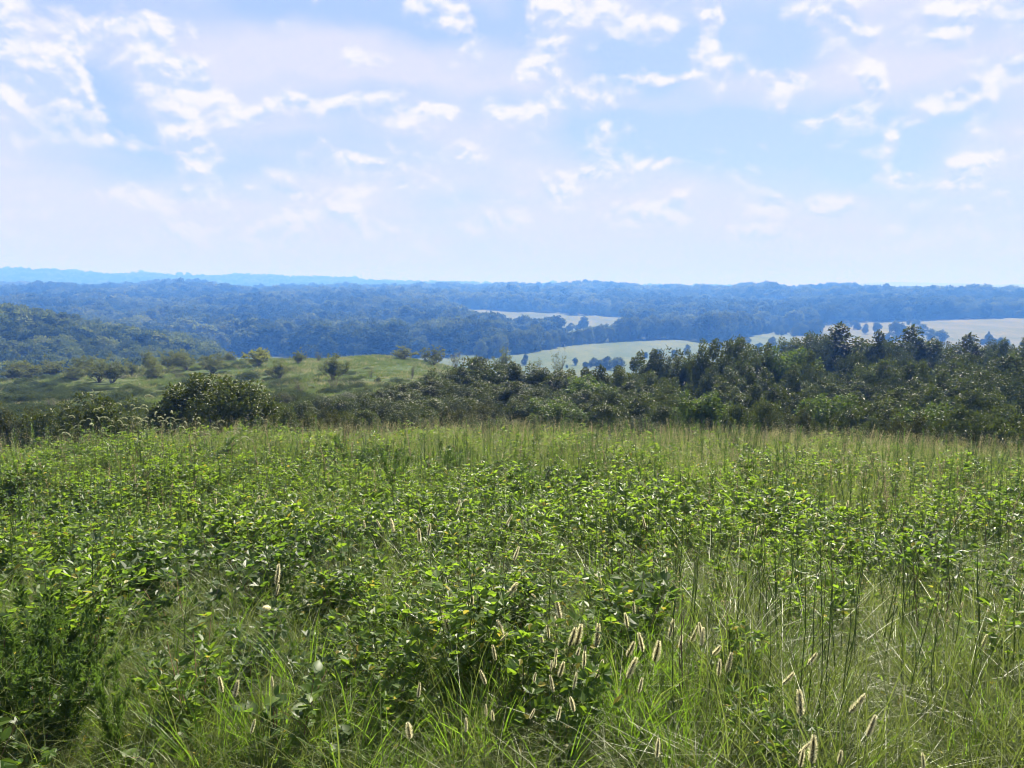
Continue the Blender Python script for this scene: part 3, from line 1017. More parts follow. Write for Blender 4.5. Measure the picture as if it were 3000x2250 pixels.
SH_Z += [(1000 + a[0] * .452, 750 + a[1] * .452, 750 + a[2] * .452, a[3] * .452, a[4] if len(a) > 4 else '') for a in SH_Z2]


def build_shrubs():
    rows = {}
    for s in SH_Z:
        x, y, r = hit(s[0], s[2], 0.0, 28, 160)
        if r > 118:
            r = 104 + 8 * rng.random()
            x, y, _ = at_r(s[0], r)
        where = 'along the pasture crest' if s[2] < 1072 else 'on the open middle of the pasture' if s[2] < 1115 else 'low on the near pasture slope'
        look = {'y': 'yellow-green rounded', 'b': 'nearly bare twiggy'}.get(s[4]) or ('wide dull green' if (s[3] > 62) else 'slender dull green')
        rows.setdefault((look, where), []).append((s, x, y, r))
    for (look, where), lst in rows.items():
        for i, (s, x, y, r) in enumerate(sorted(lst)):
            z = float(zt(x, y))
            h = max(height_to_row(s[0], r, s[1]) - z, .6)
            w = s[3] / F * r / 2 * 1.18
            h *= 1.08
            if s[4] == 'y':
                tm, cm, h0, r0 = *SHY, 2.8, 1.9
            elif s[4] == 'b':
                tm, cm, h0, r0 = *SHB[i % 2], 3.0, 1.3
            else:
                tm, cm, h0, r0 = *SH[i % 4], 3.0, 1.5
            lab = f'{look} shrub {where}' + (f', {nth(i)} from the left' if len(lst) > 1 else '')
            thing_of('pasture_shrub', [('trunk', tm, None), ('crown', cm, None)], (x, y, z - .03), rng.random() * 6.28, (w / r0 * 1.0, w / r0 * 1.0, h / h0), lab, 'shrub', 'single shrubs on the pasture')


build_shrubs()

# --- trees of the valley
FT = [build_pair(make_far_tree(16, 5.4, 40, 56, 1.05, .03), 'broadleaf_tree', M['forest'], M['bark']) for _ in range(4)]
FTL = [build_pair(make_far_tree(16, 5.6, 22, 32, 1.7, .05), 'broadleaf_tree', M[k], M['bark']) for k in ('forest', 'forest', 'forest', 'forest_dark', 'forest_dark', 'forest_light', 'forest_light')]
FTH = [build_pair(make_far_tree(16, 5.4, 40, 56, 1.05, .03), 'broadleaf_tree', M[k], M['bark']) for k in ('forest', 'forest_light', 'forest', 'forest_dark')]
FC = build_pair(make_far_tree(13, 3.4, 70, 30, .7, .06, cone=True), 'cedar_tree', M['forest'], M['bark'])


def build_valley():
    singles = []   # (col, r, h, width ratio, group key, where)
    # tree line behind the green hay meadow
    path = np.array([(1400, 1053, 448), (1540, 1030, 506), (1720, 1003, 602), (1860, 994, 650), (2000, 987, 678), (2090, 994, 640), (2170, 981, 720), (2235, 972, 780), (2320, 978, 740), (2385, 976, 760)], float)
    tops = np.array([(1400, 985), (1460, 965), (1560, 945), (1650, 962), (1760, 940), (1840, 926), (1900, 918), (2000, 914), (2090, 908), (2150, 906), (2200, 918), (2255, 940), (2320, 938), (2385, 928)], float)
    for c in np.arange(1405, 2390, 24.0):
        c += rng.normal(0, 5)
        if 2218 < c < 2232 or 2262 < c < 2272:
            continue
        r = np.interp(c, path[:, 0], path[:, 2])
        top = np.interp(c, tops[:, 0], tops[:, 1]) + rng.normal(0, 5)
        for q in range(2):
            rq = r + q * (14 + 8 * rng.random())
            _, _, z = at_r(c, rq)
            h = height_to_row(c, rq, top + q * 2 + (0 if q else rng.random() * 14)) - z
            singles.append((c + q * 12, rq, np.clip(h, 7, 25), .95, 'line', 'in the front row of the tree line behind the hay meadow' if q == 0 else 'in the second row of the tree line behind the hay meadow'))
    z2 = lambda X, Y: (1000 + X * .452, 750 + Y * .452)
    z3 = lambda X, Y: (2000 + X * .452, 750 + Y * .452)
    lone = [(*z2(1040, 520), 460, 90, 'on the tan slope field beside the wood'), (*z2(1520, 478), 390, 110, 'on the tan slope field above the tree line'), (*z2(1545, 480), 430, 80, 'on the tan slope field above the tree line'), (*z2(1455, 490), 425, 80, 'on the tan slope field above the tree line'),
            (*z2(1150, 500), 430, 110, 'on the tan slope field above the tree line'), (*z2(1170, 705), 618, 80, 'before the green hay meadow'), (*z2(1500, 712), 655, 60, 'before the green hay meadow'), (*z2(1600, 722), 650, 80, 'before the green hay meadow'), (*z2(1700, 728), 660, 110, 'before the green hay meadow'), (*z2(1800, 725), 640, 160, 'before the green hay meadow'),
            (*z2(1760, 735), 650, 120, 'before the green hay meadow'), (*z2(2070, 655), 578, 150, 'on the green hay meadow'), (*z2(2200, 640), 580, 70, 'on the green hay meadow'), (*z3(30, 640), 570, 110, 'on the green hay meadow'), (*z3(250, 605), 542, 110, 'on the green hay meadow'), (*z3(420, 580), 535, 100, 'on the green hay meadow'),
            (*z3(580, 615), 523, 130, 'on the green hay meadow'), (*z3(640, 610), 560, 70, 'on the green hay meadow'), (*z3(1230, 505), 415, 90, 'on the tan far field'), (*z3(1350, 545), 415, 80, 'on the tan far field'), (*z3(1400, 540), 440, 70, 'on the tan far field'), (*z3(1420, 520), 445, 60, 'on the tan far field'), (*z3(1320, 555), 490, 90, 'on the tan far field'),
            (*z3(1530, 510), 440, 80, 'on the tan far field'), (*z3(1610, 545), 448, 50, 'on the tan far field'), (*z3(1690, 562), 436, 80, 'on the tan far field'), (*z3(1840, 560), 503, 50, 'on the tan far field'), (*z3(1980, 562), 488, 70, 'on the tan far field'), (*z3(2030, 575), 520, 70, 'on the tan far field'), (*z3(2070, 575), 513, 70, 'on the tan far field'),
            (*z3(2130, 578), 538, 70, 'on the tan far field'), (*z3(1090, 475), 418, 80, 'at the near edge of the far wood'), (*z3(1150, 480), 430, 60, 'at the near edge of the far wood'), (*z3(1480, 450), 400, 60, 'at the near edge of the far wood')]
    for (c, row, topz, w, where) in lone:
        x, y, r = hit(c, row, 0.0, 330, 1500)
        top = 750 + topz * .452
        _, _, z = at_r(c, r)
        h = height_to_row(c, r, top) - z
        h = float(np.clip(h, 4, 24))
        wr = w * .452 / F * r / 2 / 5.6 / (h / 16)
        k = 1 if wr < 1.2 else 2 if wr < 1.9 else 3
        for q in range(k):
            off = (q - (k - 1) / 2) * w * .452 * .62 + (rng.normal(0, 3) if k > 1 else 0)
            singles.append((c + off + rng.normal(0, 6), r + rng.normal(0, 9), h * (.72 + .4 * rng.random() if q == k // 2 else .45 + .35 * rng.random()), min(wr / k ** .6, 1.2) * (.85 + .5 * rng.random()), 'lone', where))
    # the wooded hill and the clump at its foot
    pts = []
    for rr in np.arange(212, 545, 6.2):
        for c in np.arange(-330, 650, 6.6 / rr * F):
            cc, r2 = c + rng.normal(0, 1.8) / rr * F, rr + rng.normal(0, 1.6)
            if forest_mask(np.array([cc]), np.array([r2]))[0]:
                pts.append((cc, r2))
    pts = np.array(pts)
    x = pts[:, 1] * np.sin(np.arctan((pts[:, 0] - 1500) / F * math.cos(PITCH)))
    y = pts[:, 1] * np.cos(np.arctan((pts[:, 0] - 1500) / F * math.cos(PITCH)))
    z = zt(x, y)
    hh = 10.5 + 3.5 * rng.random(len(pts))
    pc, prow = project(x, y, z + hh)
    vis = (pc > -15) & (prow < np.interp(pc, [0, 300, 640], [1062, 1058, 1045])) & (np.abs(y) > 0)
    order = np.argsort(np.where(vis, pts[:, 1], 1e6))
    take = set(order[: 150].tolist())
    for i in range(len(pts)):
        if i in take:
            w_ = 'on the lower wooded hill' if prow[i] > 1010 else 'half way up the wooded hill' if prow[i] > 955 else 'near the top of the wooded hill'
            singles.append((pts[i, 0], pts[i, 1], hh[i], 1.0, 'hill', w_))
    rest = np.array([i for i in range(len(pts)) if i not in take])
    # assemble the single trees
    groups = {}
    for s in singles:
        look = 'tall' if s[2] > 18 else 'small' if s[2] < 9.5 else 'middling'
        look = 'wide' if s[4] == 'lone' and s[3] > 1.15 else look
        groups.setdefault((s[4], look, s[5]), []).append(s)
    gname = {'line': 'trees of the line behind the hay meadow', 'lone': 'trees standing on the valley fields', 'hill': 'trees on the near wooded hill'}
    for (g, look, where), lst in groups.items():
        for i, (c, r, h, wr, _g, _w) in enumerate(sorted(lst)):
            xx, yy, zz = at_r(c, r)
            tm, cm = (FTH if g == 'hill' else FT)[(i * 7 + int(c)) % 4]
            sx = h / 16 * wr * (.9 + .2 * rng.random())
            lab = f'{look} round-headed tree {where}' + (f', {nth(i)} from the left' if len(lst) > 1 else '')
            if len(lab.split()) > 16:
                lab = ' '.join(w for w in lab.split() if w not in ('the', 'round-headed'))
            thing_of('broadleaf_tree', [('trunk', tm, None), ('crown', cm, None)], (xx, yy, zz - (1.6 if g == 'line' else .4)), rng.random() * 6.28, (sx, sx, h / 16), lab, 'tree', gname[g])
    for c, row, top, lab in ((2282, 972, 928, 'dark pointed cedar beside the gap in the valley tree line'), (2895, 1003, 972, 'dark pointed cedar low on the tan far field'), (1413, 955, 932, 'dark pointed cedar at the edge of the wooded slope')):
        xx, yy, r = hit(c, row, 0.0, 330, 1500)
        zz = float(zt(xx, yy))
        h = height_to_row(c, r, top) - zz
        thing_of('cedar_tree', [('trunk', FC[0], None), ('crown', FC[1], None)], (xx, yy, zz), rng.random() * 6, h / 13, lab, 'tree')
    # the woods: masses of crowns
    cr = [b for _a, b in FTL]
    P = [np.stack([x, y, z], 1)[rest]]
    S = [hh[rest] / 16]
    for (r0, r1, step, c0, c1, hs) in ((425, 1250, 10.6, -400, 3400, 1.0), (1250, 2150, 12.5, -400, 3400, 1.0), (3250, 4350, 18, -400, 2520, 1.0)):
        for rr in np.arange(r0, r1, step):
            c = np.arange(c0, c1, step / rr * F)
            c = c + rng.normal(0, .28, len(c)) * step / rr * F
            r2 = rr + rng.normal(0, .28, len(c)) * step
            k = forest_mask(c, r2) & (r2 > 545) | (forest_mask(c, r2) & (c > 655) & (r2 < 546))
            c, r2 = c[k], r2[k]
            if not len(c):
                continue
            a = np.arctan((c - 1500) / F * math.cos(PITCH))
            xx, yy = r2 * np.sin(a), r2 * np.cos(a)
            P.append(np.stack([xx, yy, zt(xx, yy) - .6], 1))
            S.append(hs * (.62 + .75 * rng.random(len(c)) ** 1.6) * (step / 9.5) ** .45 * (1 + .35 * vn1(xx * .02, yy * .02)) * (1 + .75 * vn2(xx * .011, yy * .011) * (rr > 1200)))
    P, S = np.concatenate(P), np.concatenate(S)
    sx = S * (.95 + .3 * rng.random(len(S)))
    stand = vn3(P[:, 0] * .009, P[:, 1] * .009) + .55 * (rng.random(len(P)) - .5)     # stands of darker and lighter trees
    kind = np.where(stand > .22, 5 + rng.integers(0, 2, len(P)), np.where(stand < -.18, 3 + rng.integers(0, 2, len(P)), rng.integers(0, 3, len(P))))
    scatter('far_woods', cr, P, spin(len(P)), np.stack([sx, sx, S], 1), kind)
    print('forest crowns', len(P), 'single trees', len(singles))


build_valley()


def build_shed():
    x, y, r = hit(615, 1007, 0.0, 330, 1500)
    z = float(zt(x, y))
    mw, t = mat_new('shed_white')
    p = t.node('ShaderNodeBsdfPrincipled')
    p.inputs['Base Color'].default_value = (.75, .75, .73, 1)
    o = t.node('ShaderNodeOutputMaterial')
    t.l.new(p.outputs[0], o.inputs[0])
    e = empty('farm_shed', (x, y, z), (0, 0, .5))
    tag(e, 'small white farm shed at the foot of the wooded hill', 'shed')
    b = MB()
    b.add([(-4, -2.5, -.5), (4, -2.5, -.5), (4, 2.5, -.5), (-4, 2.5, -.5), (-4, -2.5, 3), (4, -2.5, 3), (4, 2.5, 3), (-4, 2.5, 3)], [(0, 1, 5, 4), (1, 2, 6, 5), (2, 3, 7, 6), (3, 0, 4, 7)])
    b.add([(-4, -2.5, 3), (-4, 2.5, 3), (-4, 0, 4.4)], [(0, 1, 2)])
    b.add([(4, -2.5, 3), (4, 2.5, 3), (4, 0, 4.4)], [(0, 1, 2)])
    part('wall', b.mesh('wall', M['bark']), e)
    b = MB()
    for s in (-1, 1):
        b.add([(-4.4, s * 3, 2.75), (4.4, s * 3, 2.75), (4.4, 0, 4.5), (-4.4, 0, 4.5), (-4.4, s * 3, 2.9), (4.4, s * 3, 2.9), (4.4, 0, 4.65), (-4.4, 0, 4.65)], [(0, 1, 2, 3), (4, 5, 6, 7), (0, 1, 5, 4), (1, 2, 6, 5), (0, 3, 7, 4)])
    part('roof', b.mesh('roof', mw), e)


build_shed()

# ------------------------------------------------------------------ pasture turf
def tuft(n, spread, h0, h1, w, c0, c1, nseg=3, mat='grass', lean_up=0.0):
    mb = MB()
    a = rng.random(n) * 2 * PI
    rr = spread * np.sqrt(rng.random(n))
    P = np.stack([np.cos(a) * rr, np.sin(a) * rr, np.full(n, -.01)], 1)
    b = a + rng.normal(0, .9, n)
    lean = np.stack([np.cos(b), np.sin(b), np.zeros(n)], 1)
    add_blades(mb, P, lean, h0 + (h1 - h0) * rng.random(n), w * (.7 + .6 * rng.random(n)), c0 + (c1 - c0) * rng.random(n), nseg)
    return mb.mesh('grass_tuft', M[mat])


def build_turf():
    pr = [tuft(26, .3, .12, .34, .028, .3, 1.1, 2, 'pasture_grass') for _ in range(4)] + [tuft(20, .3, .15, .4, .02, .3, 1.2, 2, 'panicle')]
    x, y, r = polar_points(30000, 24, 128, -44, 20, 1.35)
    c = col_of(x, y)
    keep = (c < np.interp(r, [24, 60, 100, 128], [1500, 1450, 1800, 1800]))
    x, y, r = x[keep], y[keep], r[keep]
    n = len(x)
    s = (.6 + .6 * rng.random(n)) * np.interp(r, [24, 60, 120], [.8, 1.1, 1.5]) * (1 + 1.5 * vn2(x * .25, y * .25))
    idx = np.where(rng.random(n) < .10 + .25 * (vn1(x * .12, y * .12) > .1), 4, rng.integers(0, 4, n))
    scatter('pasture_grass', pr, np.stack([x, y, zt(x, y)], 1), spin(n), np.stack([s, s, s * .9], 1), idx)


build_turf()

# ------------------------------------------------------------------ the meadow in front
def leafy_amount(c, row, x, y):
    a = np.interp(row, [1255, 1345, 1400, 1600, 1720, 1880], [.55, .75, 1, 1, .5, .18])
    a = a * np.where(row < 1380, np.interp(c, [850, 1150, 1400], [1.0, .7, .55]), 1.0)
    right = np.interp(row, [1290, 1360, 1390, 1570, 1640, 1720, 1900], [.15, .5, 1.0, 1.0, .4, .22, .12])
    k = np.clip((c - 1850) / 250, 0, 1)
    a = a * (1 - k) + right * k
    a = a * np.clip(.50 + 2.3 * (.6 * vn1(x * .45 + 3, y * .45) + .5 * vn2(x * 1.1, y * 1.1)) + .35, 0, 1)
    hole = np.exp(-(((c - 700) / 240) ** 2 + ((row - 1720) / 70) ** 2))
    return a * (1 - .8 * hole)


def make_leafy(h, n_stem, per, L, mat, stem='stem', wr=.55):
    st, fo = MB(), MB()
    for s in range(n_stem):
        a = rng.random() * 2 * PI
        ln = .12 + .3 * rng.random()
        hh = h * (.7 + .35 * rng.random())
        b = np.array([math.cos(a), math.sin(a), 0]) * .05 * rng.random()
        top = b + np.array([math.cos(a) * ln * hh, math.sin(a) * ln * hh, hh])
        p = np.array([b, b * .6 + top * .4 + [0, 0, .04 * hh], top])
        add_tube(st, p, np.array([.003, .0022, .0012]), 3)
        n = per
        t = (.18 + .82 * rng.random(n)) ** .85
        q = np.where(t[:, None] < .5, p[0] + (p[1] - p[0]) * t[:, None] * 2, p[1] + (p[2] - p[1]) * (t[:, None] * 2 - 1))
        az = rng.random(n) * 2 * PI
        out = np.stack([np.cos(az), np.sin(az), np.zeros(n)], 1)
        # leaflets in threes on a short stalk
        stalk = L * (.5 + .7 * rng.random(n))
        node = q + out * stalk[:, None] + [0, 0, 1] * stalk[:, None] * .35
        up = rng.normal(.42, .45, n)
        for da in (-.95, 0, .95):
            d2 = az + da
            D = np.stack([np.cos(d2), np.sin(d2), up + rng.normal(0, .15, n)], 1)
            N = unit(np.stack([-np.cos(d2) * .5, -np.sin(d2) * .5, np.ones(n)], 1) + rng.normal(0, .45, (n, 3)))
            add_leaves(fo, node, D, N, L * (.75 + .5 * rng.random(n)), L * wr * (.9 + .28 * rng.random(n)), .28, .06)
    return st.mesh('leafy_plant_stem', M[stem]), fo.mesh('leafy_plant_foliage', M[mat])


LP = [make_leafy(.46 + .03 * i, 6, 16, .045, 'leafy', 'stem_red' if i % 2 else 'stem') for i in range(5)] + [make_leafy(.42, 5, 14, .050, 'leaf_dark', 'stem_red') for i in range(2)] + [make_leafy(.50, 5, 24, .024, 'leafy', 'stem_red', .6), make_leafy(.60, 4, 20, .050, 'leafy', 'stem', .25)]


def joined(pair, name):
    """stem and foliage of a plant as one mesh for the masses"""
    me = bpy.data.meshes.new(name)
    import bmesh
    bm = bmesh.new()
    bm.from_mesh(pair[0])
    n0 = len(bm.faces)
    bm.from_mesh(pair[1])
    bm.faces.ensure_lookup_table()
    for i in range(n0, len(bm.faces)):
        bm.faces[i].material_index = 1
    bm.to_mesh(me)
    bm.free()
    me.materials.append(pair[0].materials[0])
    me.materials.append(pair[1].materials[0])
    return me


LPJ = [joined(p, 'leafy_plant') for p in LP]


def panicle_grass():
    mb = MB()
    n = 9
    a = rng.random(n) * 2 * PI
    P = np.stack([np.cos(a), np.sin(a), 0 * a], 1) * .05
    h = .62 + .28 * rng.random(n)
    cv = .15 + .35 * rng.random(n)
    lean = np.stack([np.cos(a), np.sin(a), 0 * a], 1)
    add_blades(mb, P, lean, h, .0035, cv, 4, 0)
    nb = 26
    b = rng.random(nb) * 2 * PI
    add_blades(mb, np.stack([np.cos(b), np.sin(b), 0 * b], 1) * .06, np.stack([np.cos(b), np.sin(b), 0 * b], 1), .35 + .3 * rng.random(nb), .006, .5 + .7 * rng.random(nb), 4, 1)
    for i in range(n):
        tip = P[i] + lean[i] * h[i] * cv[i] + [0, 0, h[i] * (1 - .42 * cv[i])]
        m = 14
        q = tip - np.array([0, 0, 1]) * (rng.random(m)[:, None] * .13) - lean[i] * (rng.random(m)[:, None] * .04) + rng.normal(0, .014, (m, 3))
        add_cards(mb, q, rand_unit(m, .6), rand_unit(m), .016, .005, 2)
    return mb.mesh('seed_grass', [M['grass'], M['grass'], M['panicle']])


def small_weed():
    mb = MB()
    n = 46
    P = rng.normal(0, .06, (n, 3)) * [1, 1, 0] + np.stack([0 * np.arange(n), 0 * np.arange(n), .03 + .16 * rng.random(n)], 1)
    add_leaves(mb, P, rand_unit(n, .4), rand_unit(n, 1.2), .012 + .014 * rng.random(n), .007 + .006 * rng.random(n))
    a = rng.random(8) * 2 * PI
    add_blades(mb, np.zeros((8, 3)), np.stack([np.cos(a), np.sin(a), 0 * a], 1), .2, .002, .4, 2)
    return mb.mesh('small_weed', M['leafy'])


def build_meadow():
    short = [tuft(50, .10, .10, .30, .0046, .3, 1.3, 4, 'grass') for _ in range(4)]
    fine = [tuft(34, .09, .16, .36, .0034, .2, 1.0, 4, 'grass_blue') for _ in range(2)]
    straw = [tuft(26, .10, .08, .30, .0024, .6, 1.7, 4, 'straw') for _ in range(3)]
    tall = [tuft(34, .10, .32, .66, .0045, .15, .8, 4, 'grass_brow') for _ in range(3)]
    fresh = [tuft(34, .07, .26, .46, .0070, .15, .7, 4, 'grass_fresh') for _ in range(3)]
    lay = [tuft(40, .12, .25, .50, .0040, .9, 1.7, 5, 'grass_blue') for _ in range(2)]
    weed = [small_weed() for _ in range(3)]
    # thatch and grass close to the camera
    pr = short + fine + straw + fresh + lay + weed
    kinds = {'short': [0, 1, 2, 3], 'fine': [4, 5], 'straw': [6, 7, 8], 'fresh': [9, 10, 11], 'lay': [12, 13], 'weed': [14, 15, 16]}
    x, y, r = polar_points(9500, .9, 7.5, -47, 47, 1.15)
    c, row = project(x, y, zt(x, y) + .15)
    n = len(x)
    bare = vn1(x * 1.3, y * 1.3) + .4 * vn2(x * 3.1, y * 3.1)
    u = rng.random(n)
    dry = np.clip((.5 - np.hypot((c - 250) / 500, (row - 2230) / 170)) * 2, 0, 1) + np.clip(.3 - np.hypot((c - 2950) / 300, (row - 2200) / 150), 0, 1)
    fr = np.exp(-(((c - 1900) / 330) ** 2 + ((row - 2050) / 170) ** 2)) + np.exp(-(((c - 740) / 60) ** 2 + ((row - 1600) / 40) ** 2)) * 3 + np.exp(-(((c - 1100) / 200) ** 2 + ((row - 2200) / 80) ** 2)) * .7
    ly = np.exp(-(((c - 640) / 220) ** 2 + ((row - 1700) / 60) ** 2)) * 1.4 + np.exp(-(((c - 2150) / 150) ** 2 + ((row - 1880) / 90) ** 2))
    wts = np.stack([.95 - .5 * bare, .42 + 0 * u, .24 + 1.1 * dry + .3 * np.clip(bare, 0, 1), .05 + .5 * fr, .24 + .9 * ly, .34 + .5 * np.clip(-bare, 0, 1)], 1)
    wts = np.clip(wts, .01, None)
    cum = np.cumsum(wts / wts.sum(1, keepdims=True), 1)
    k = (u[:, None] > cum).sum(1)
    names = list(kinds)
    idx = np.array([random.choice(kinds[names[min(i, 5)]]) for i in k])
    s = (.75 + .55 * rng.random(n)) * np.interp(r, [.9, 2.2, 4, 7], [.6, .85, 1.05, 1.25])
    scatter('meadow_grass', pr, np.stack([x, y, zt(x, y)], 1), spin(n, .16), s, idx)
    # taller grass further up to the brow
    pr2 = tall + [panicle_grass() for _ in range(3)] + [tuft(30, .12, .2, .5, .004, .4, 1.4, 4, 'grass') for _ in range(2)] + fresh[:1]
    x, y, r = polar_points(11000, 2.3, 25, -46, 46, 1.4)
    c, row = project(x, y, zt(x, y) + .5)
    leaf = leafy_amount(c, row, x, y)
    gr = np.where(c > 1950, .9, .55) * np.where(c > 1950, np.interp(r, [2.3, 3, 9, 25], [.35, .9, 1, 1]), np.interp(r, [2.3, 3.6, 5, 9, 25], [.08, .35, .6, 1, 1]))
    keep = rng.random(len(x)) < gr * (1 - .75 * leaf)
    x, y, r, c, row = x[keep], y[keep], r[keep], c[keep], row[keep]
    n = len(x)
    u = rng.random(n)
    lush = np.exp(-(((c - 420) / 170) ** 2)) * (r > 6) * (r < 10.5)
    pan = np.interp(r, [5, 10, 14], [.03, .16, .46]) * np.where(c < 450, .5, 1.0)
    idx = np.where(u < pan, 3 + rng.integers(0, 3, n), np.where(u < pan + .12, 6 + rng.integers(0, 2, n), np.where(u < pan + .17 + .5 * lush, 8, rng.integers(0, 3, n))))
    s = (.75 + .5 * rng.random(n)) * np.interp(r, [4, 9, 16, 25], [.95, 1.05, 1.15, 1.3])
    # a swell of taller weeds behind the middle and behind the nodding foxtails
    s *= 1 + .08 * np.exp(-(((c - 1430) / 300) ** 2)) * (r > 13) + .2 * np.exp(-(((c - 450) / 220) ** 2)) * (r > 6.5) * (r < 11)
    scatter('tall_grass', pr2, np.stack([x, y, zt(x, y)], 1), spin(n, .07), s, idx)
    # leafy ground cover; the plants nearest to the camera are things of their own
    x, y, r = polar_points(8600, 2.6, 22, -46, 46, 1.3)
    c, row = project(x, y, zt(x, y) + .42)
    keep = rng.random(len(x)) < leafy_amount(c, row, x, y)
    x, y, r, c, row = x[keep], y[keep], r[keep], c[keep], row[keep]
    n = len(x)
    inview = (c > -20) & (c < 3020) & (row < 2260)
    order = np.argsort(np.where(inview, r, 1e6))
    single = order[:120]
    rest = np.setdiff1d(np.arange(n), single)
    s = (.62 + .62 * rng.random(n)) * np.interp(r, [3, 6, 14, 22], [.85, 1.0, 1.1, 1.3]) * (1 + .25 * vn3(x * .55, y * .55) + .5 * vn2(x * 1.7, y * 1.7))
    patch = vn2(x * .6 + 7, y * .6) + .35 * (rng.random(n) - .5)
    idx = np.where(patch > .17, 5 + rng.integers(0, 2, n), np.where(patch < -.20, 7 + rng.integers(0, 2, n), rng.integers(0, 5, n)))
    zz = zt(x, y)
    scatter('leafy_ground_cover', LPJ, np.stack([x, y, zz], 1)[rest], spin(len(rest), .12), s[rest], idx[rest])
    bands = {}
    for i in single:
        w = 'before the band of leafy ground cover' if r[i] > 3.9 else 'scattered in the near grass'
        t = 'narrow-leaved' if idx[i] == 8 else 'small-leaved' if idx[i] == 7 else 'dark three-leaved' if idx[i] >= 5 else 'bright three-leaved'
        bands.setdefault((t, w), []).append((c[i], i))
    for (t, w), lst in bands.items():
        for j, (_c, i) in enumerate(sorted(lst)):
            sp = spin(1, .12)[0]
            thing_of('leafy_plant', [('stem', LP[idx[i]][0], None), ('foliage', LP[idx[i]][1], 'stuff')], (x[i], y[i], zz[i]), sp[2], s[i], f'{t} plant {w}, {nth(j)} from the left', 'plant', 'leafy plants at the near side of the ground cover', (sp[0], sp[1]))
    print('leafy', n, 'tall grass', len(pr2))


build_meadow()

# ------------------------------------------------------------------ rush stems
def rush_mesh(dead=False):
    mb = MB()
    h = 1.0
    n = 9
    t = np.linspace(0, 1, n)
    k = np.cumsum(rng.normal(0, .0042, (n, 2)), 0) * np.array([1, 1])
    p = np.stack([k[:, 0] + .07 * t ** 2 * rng.normal(), k[:, 1], t * h], 1)
    p[0, :2] = 0
    add_tube(mb, p, np.interp(t, [0, .7, 1], [.0024, .0020, .0006]), 5)
    for q in range(6):   # short sheaths at the joints
        i = 1 + q
        a = rng.random() * 6.28
        D = np.array([[math.cos(a) * .22, math.sin(a) * .22, 1]])
        add_cards(mb, p[i][None], D, np.array([[math.cos(a), math.sin(a), 0]]), .07 + .06 * rng.random(), .004)
    return mb.mesh('rush_stem', M['rush_dead' if dead else 'rush'])


def stalk_mesh(mat, n=46):
    mb = MB()
    t = np.linspace(0, 1, 7)
    p = np.stack([np.cumsum(rng.normal(0, .008, 7)) + .05 * t ** 2 * rng.normal(), np.cumsum(rng.normal(0, .008, 7)), t], 1)
    p[0, :2] = 0
    add_tube(mb, p, np.interp(t, [0, .7, 1], [.0034, .0028, .001]), 4)
    s = .2 + .8 * rng.random(n) ** .8
    q = np.stack([np.interp(s, t, p[:, i]) for i in range(3)], 1)
    a = rng.random(n) * 2 * PI
    D = np.stack([np.cos(a) * .55, np.sin(a) * .55, .75 + .5 * rng.random(n)], 1)
    add_cards(mb, q, D, np.stack([-np.cos(a), -np.sin(a), .6 + 0 * a], 1), (.075 - .045 * s) * (.7 + .6 * rng.random(n)), .009)
    return mb.mesh('weed_stalk', M[mat])


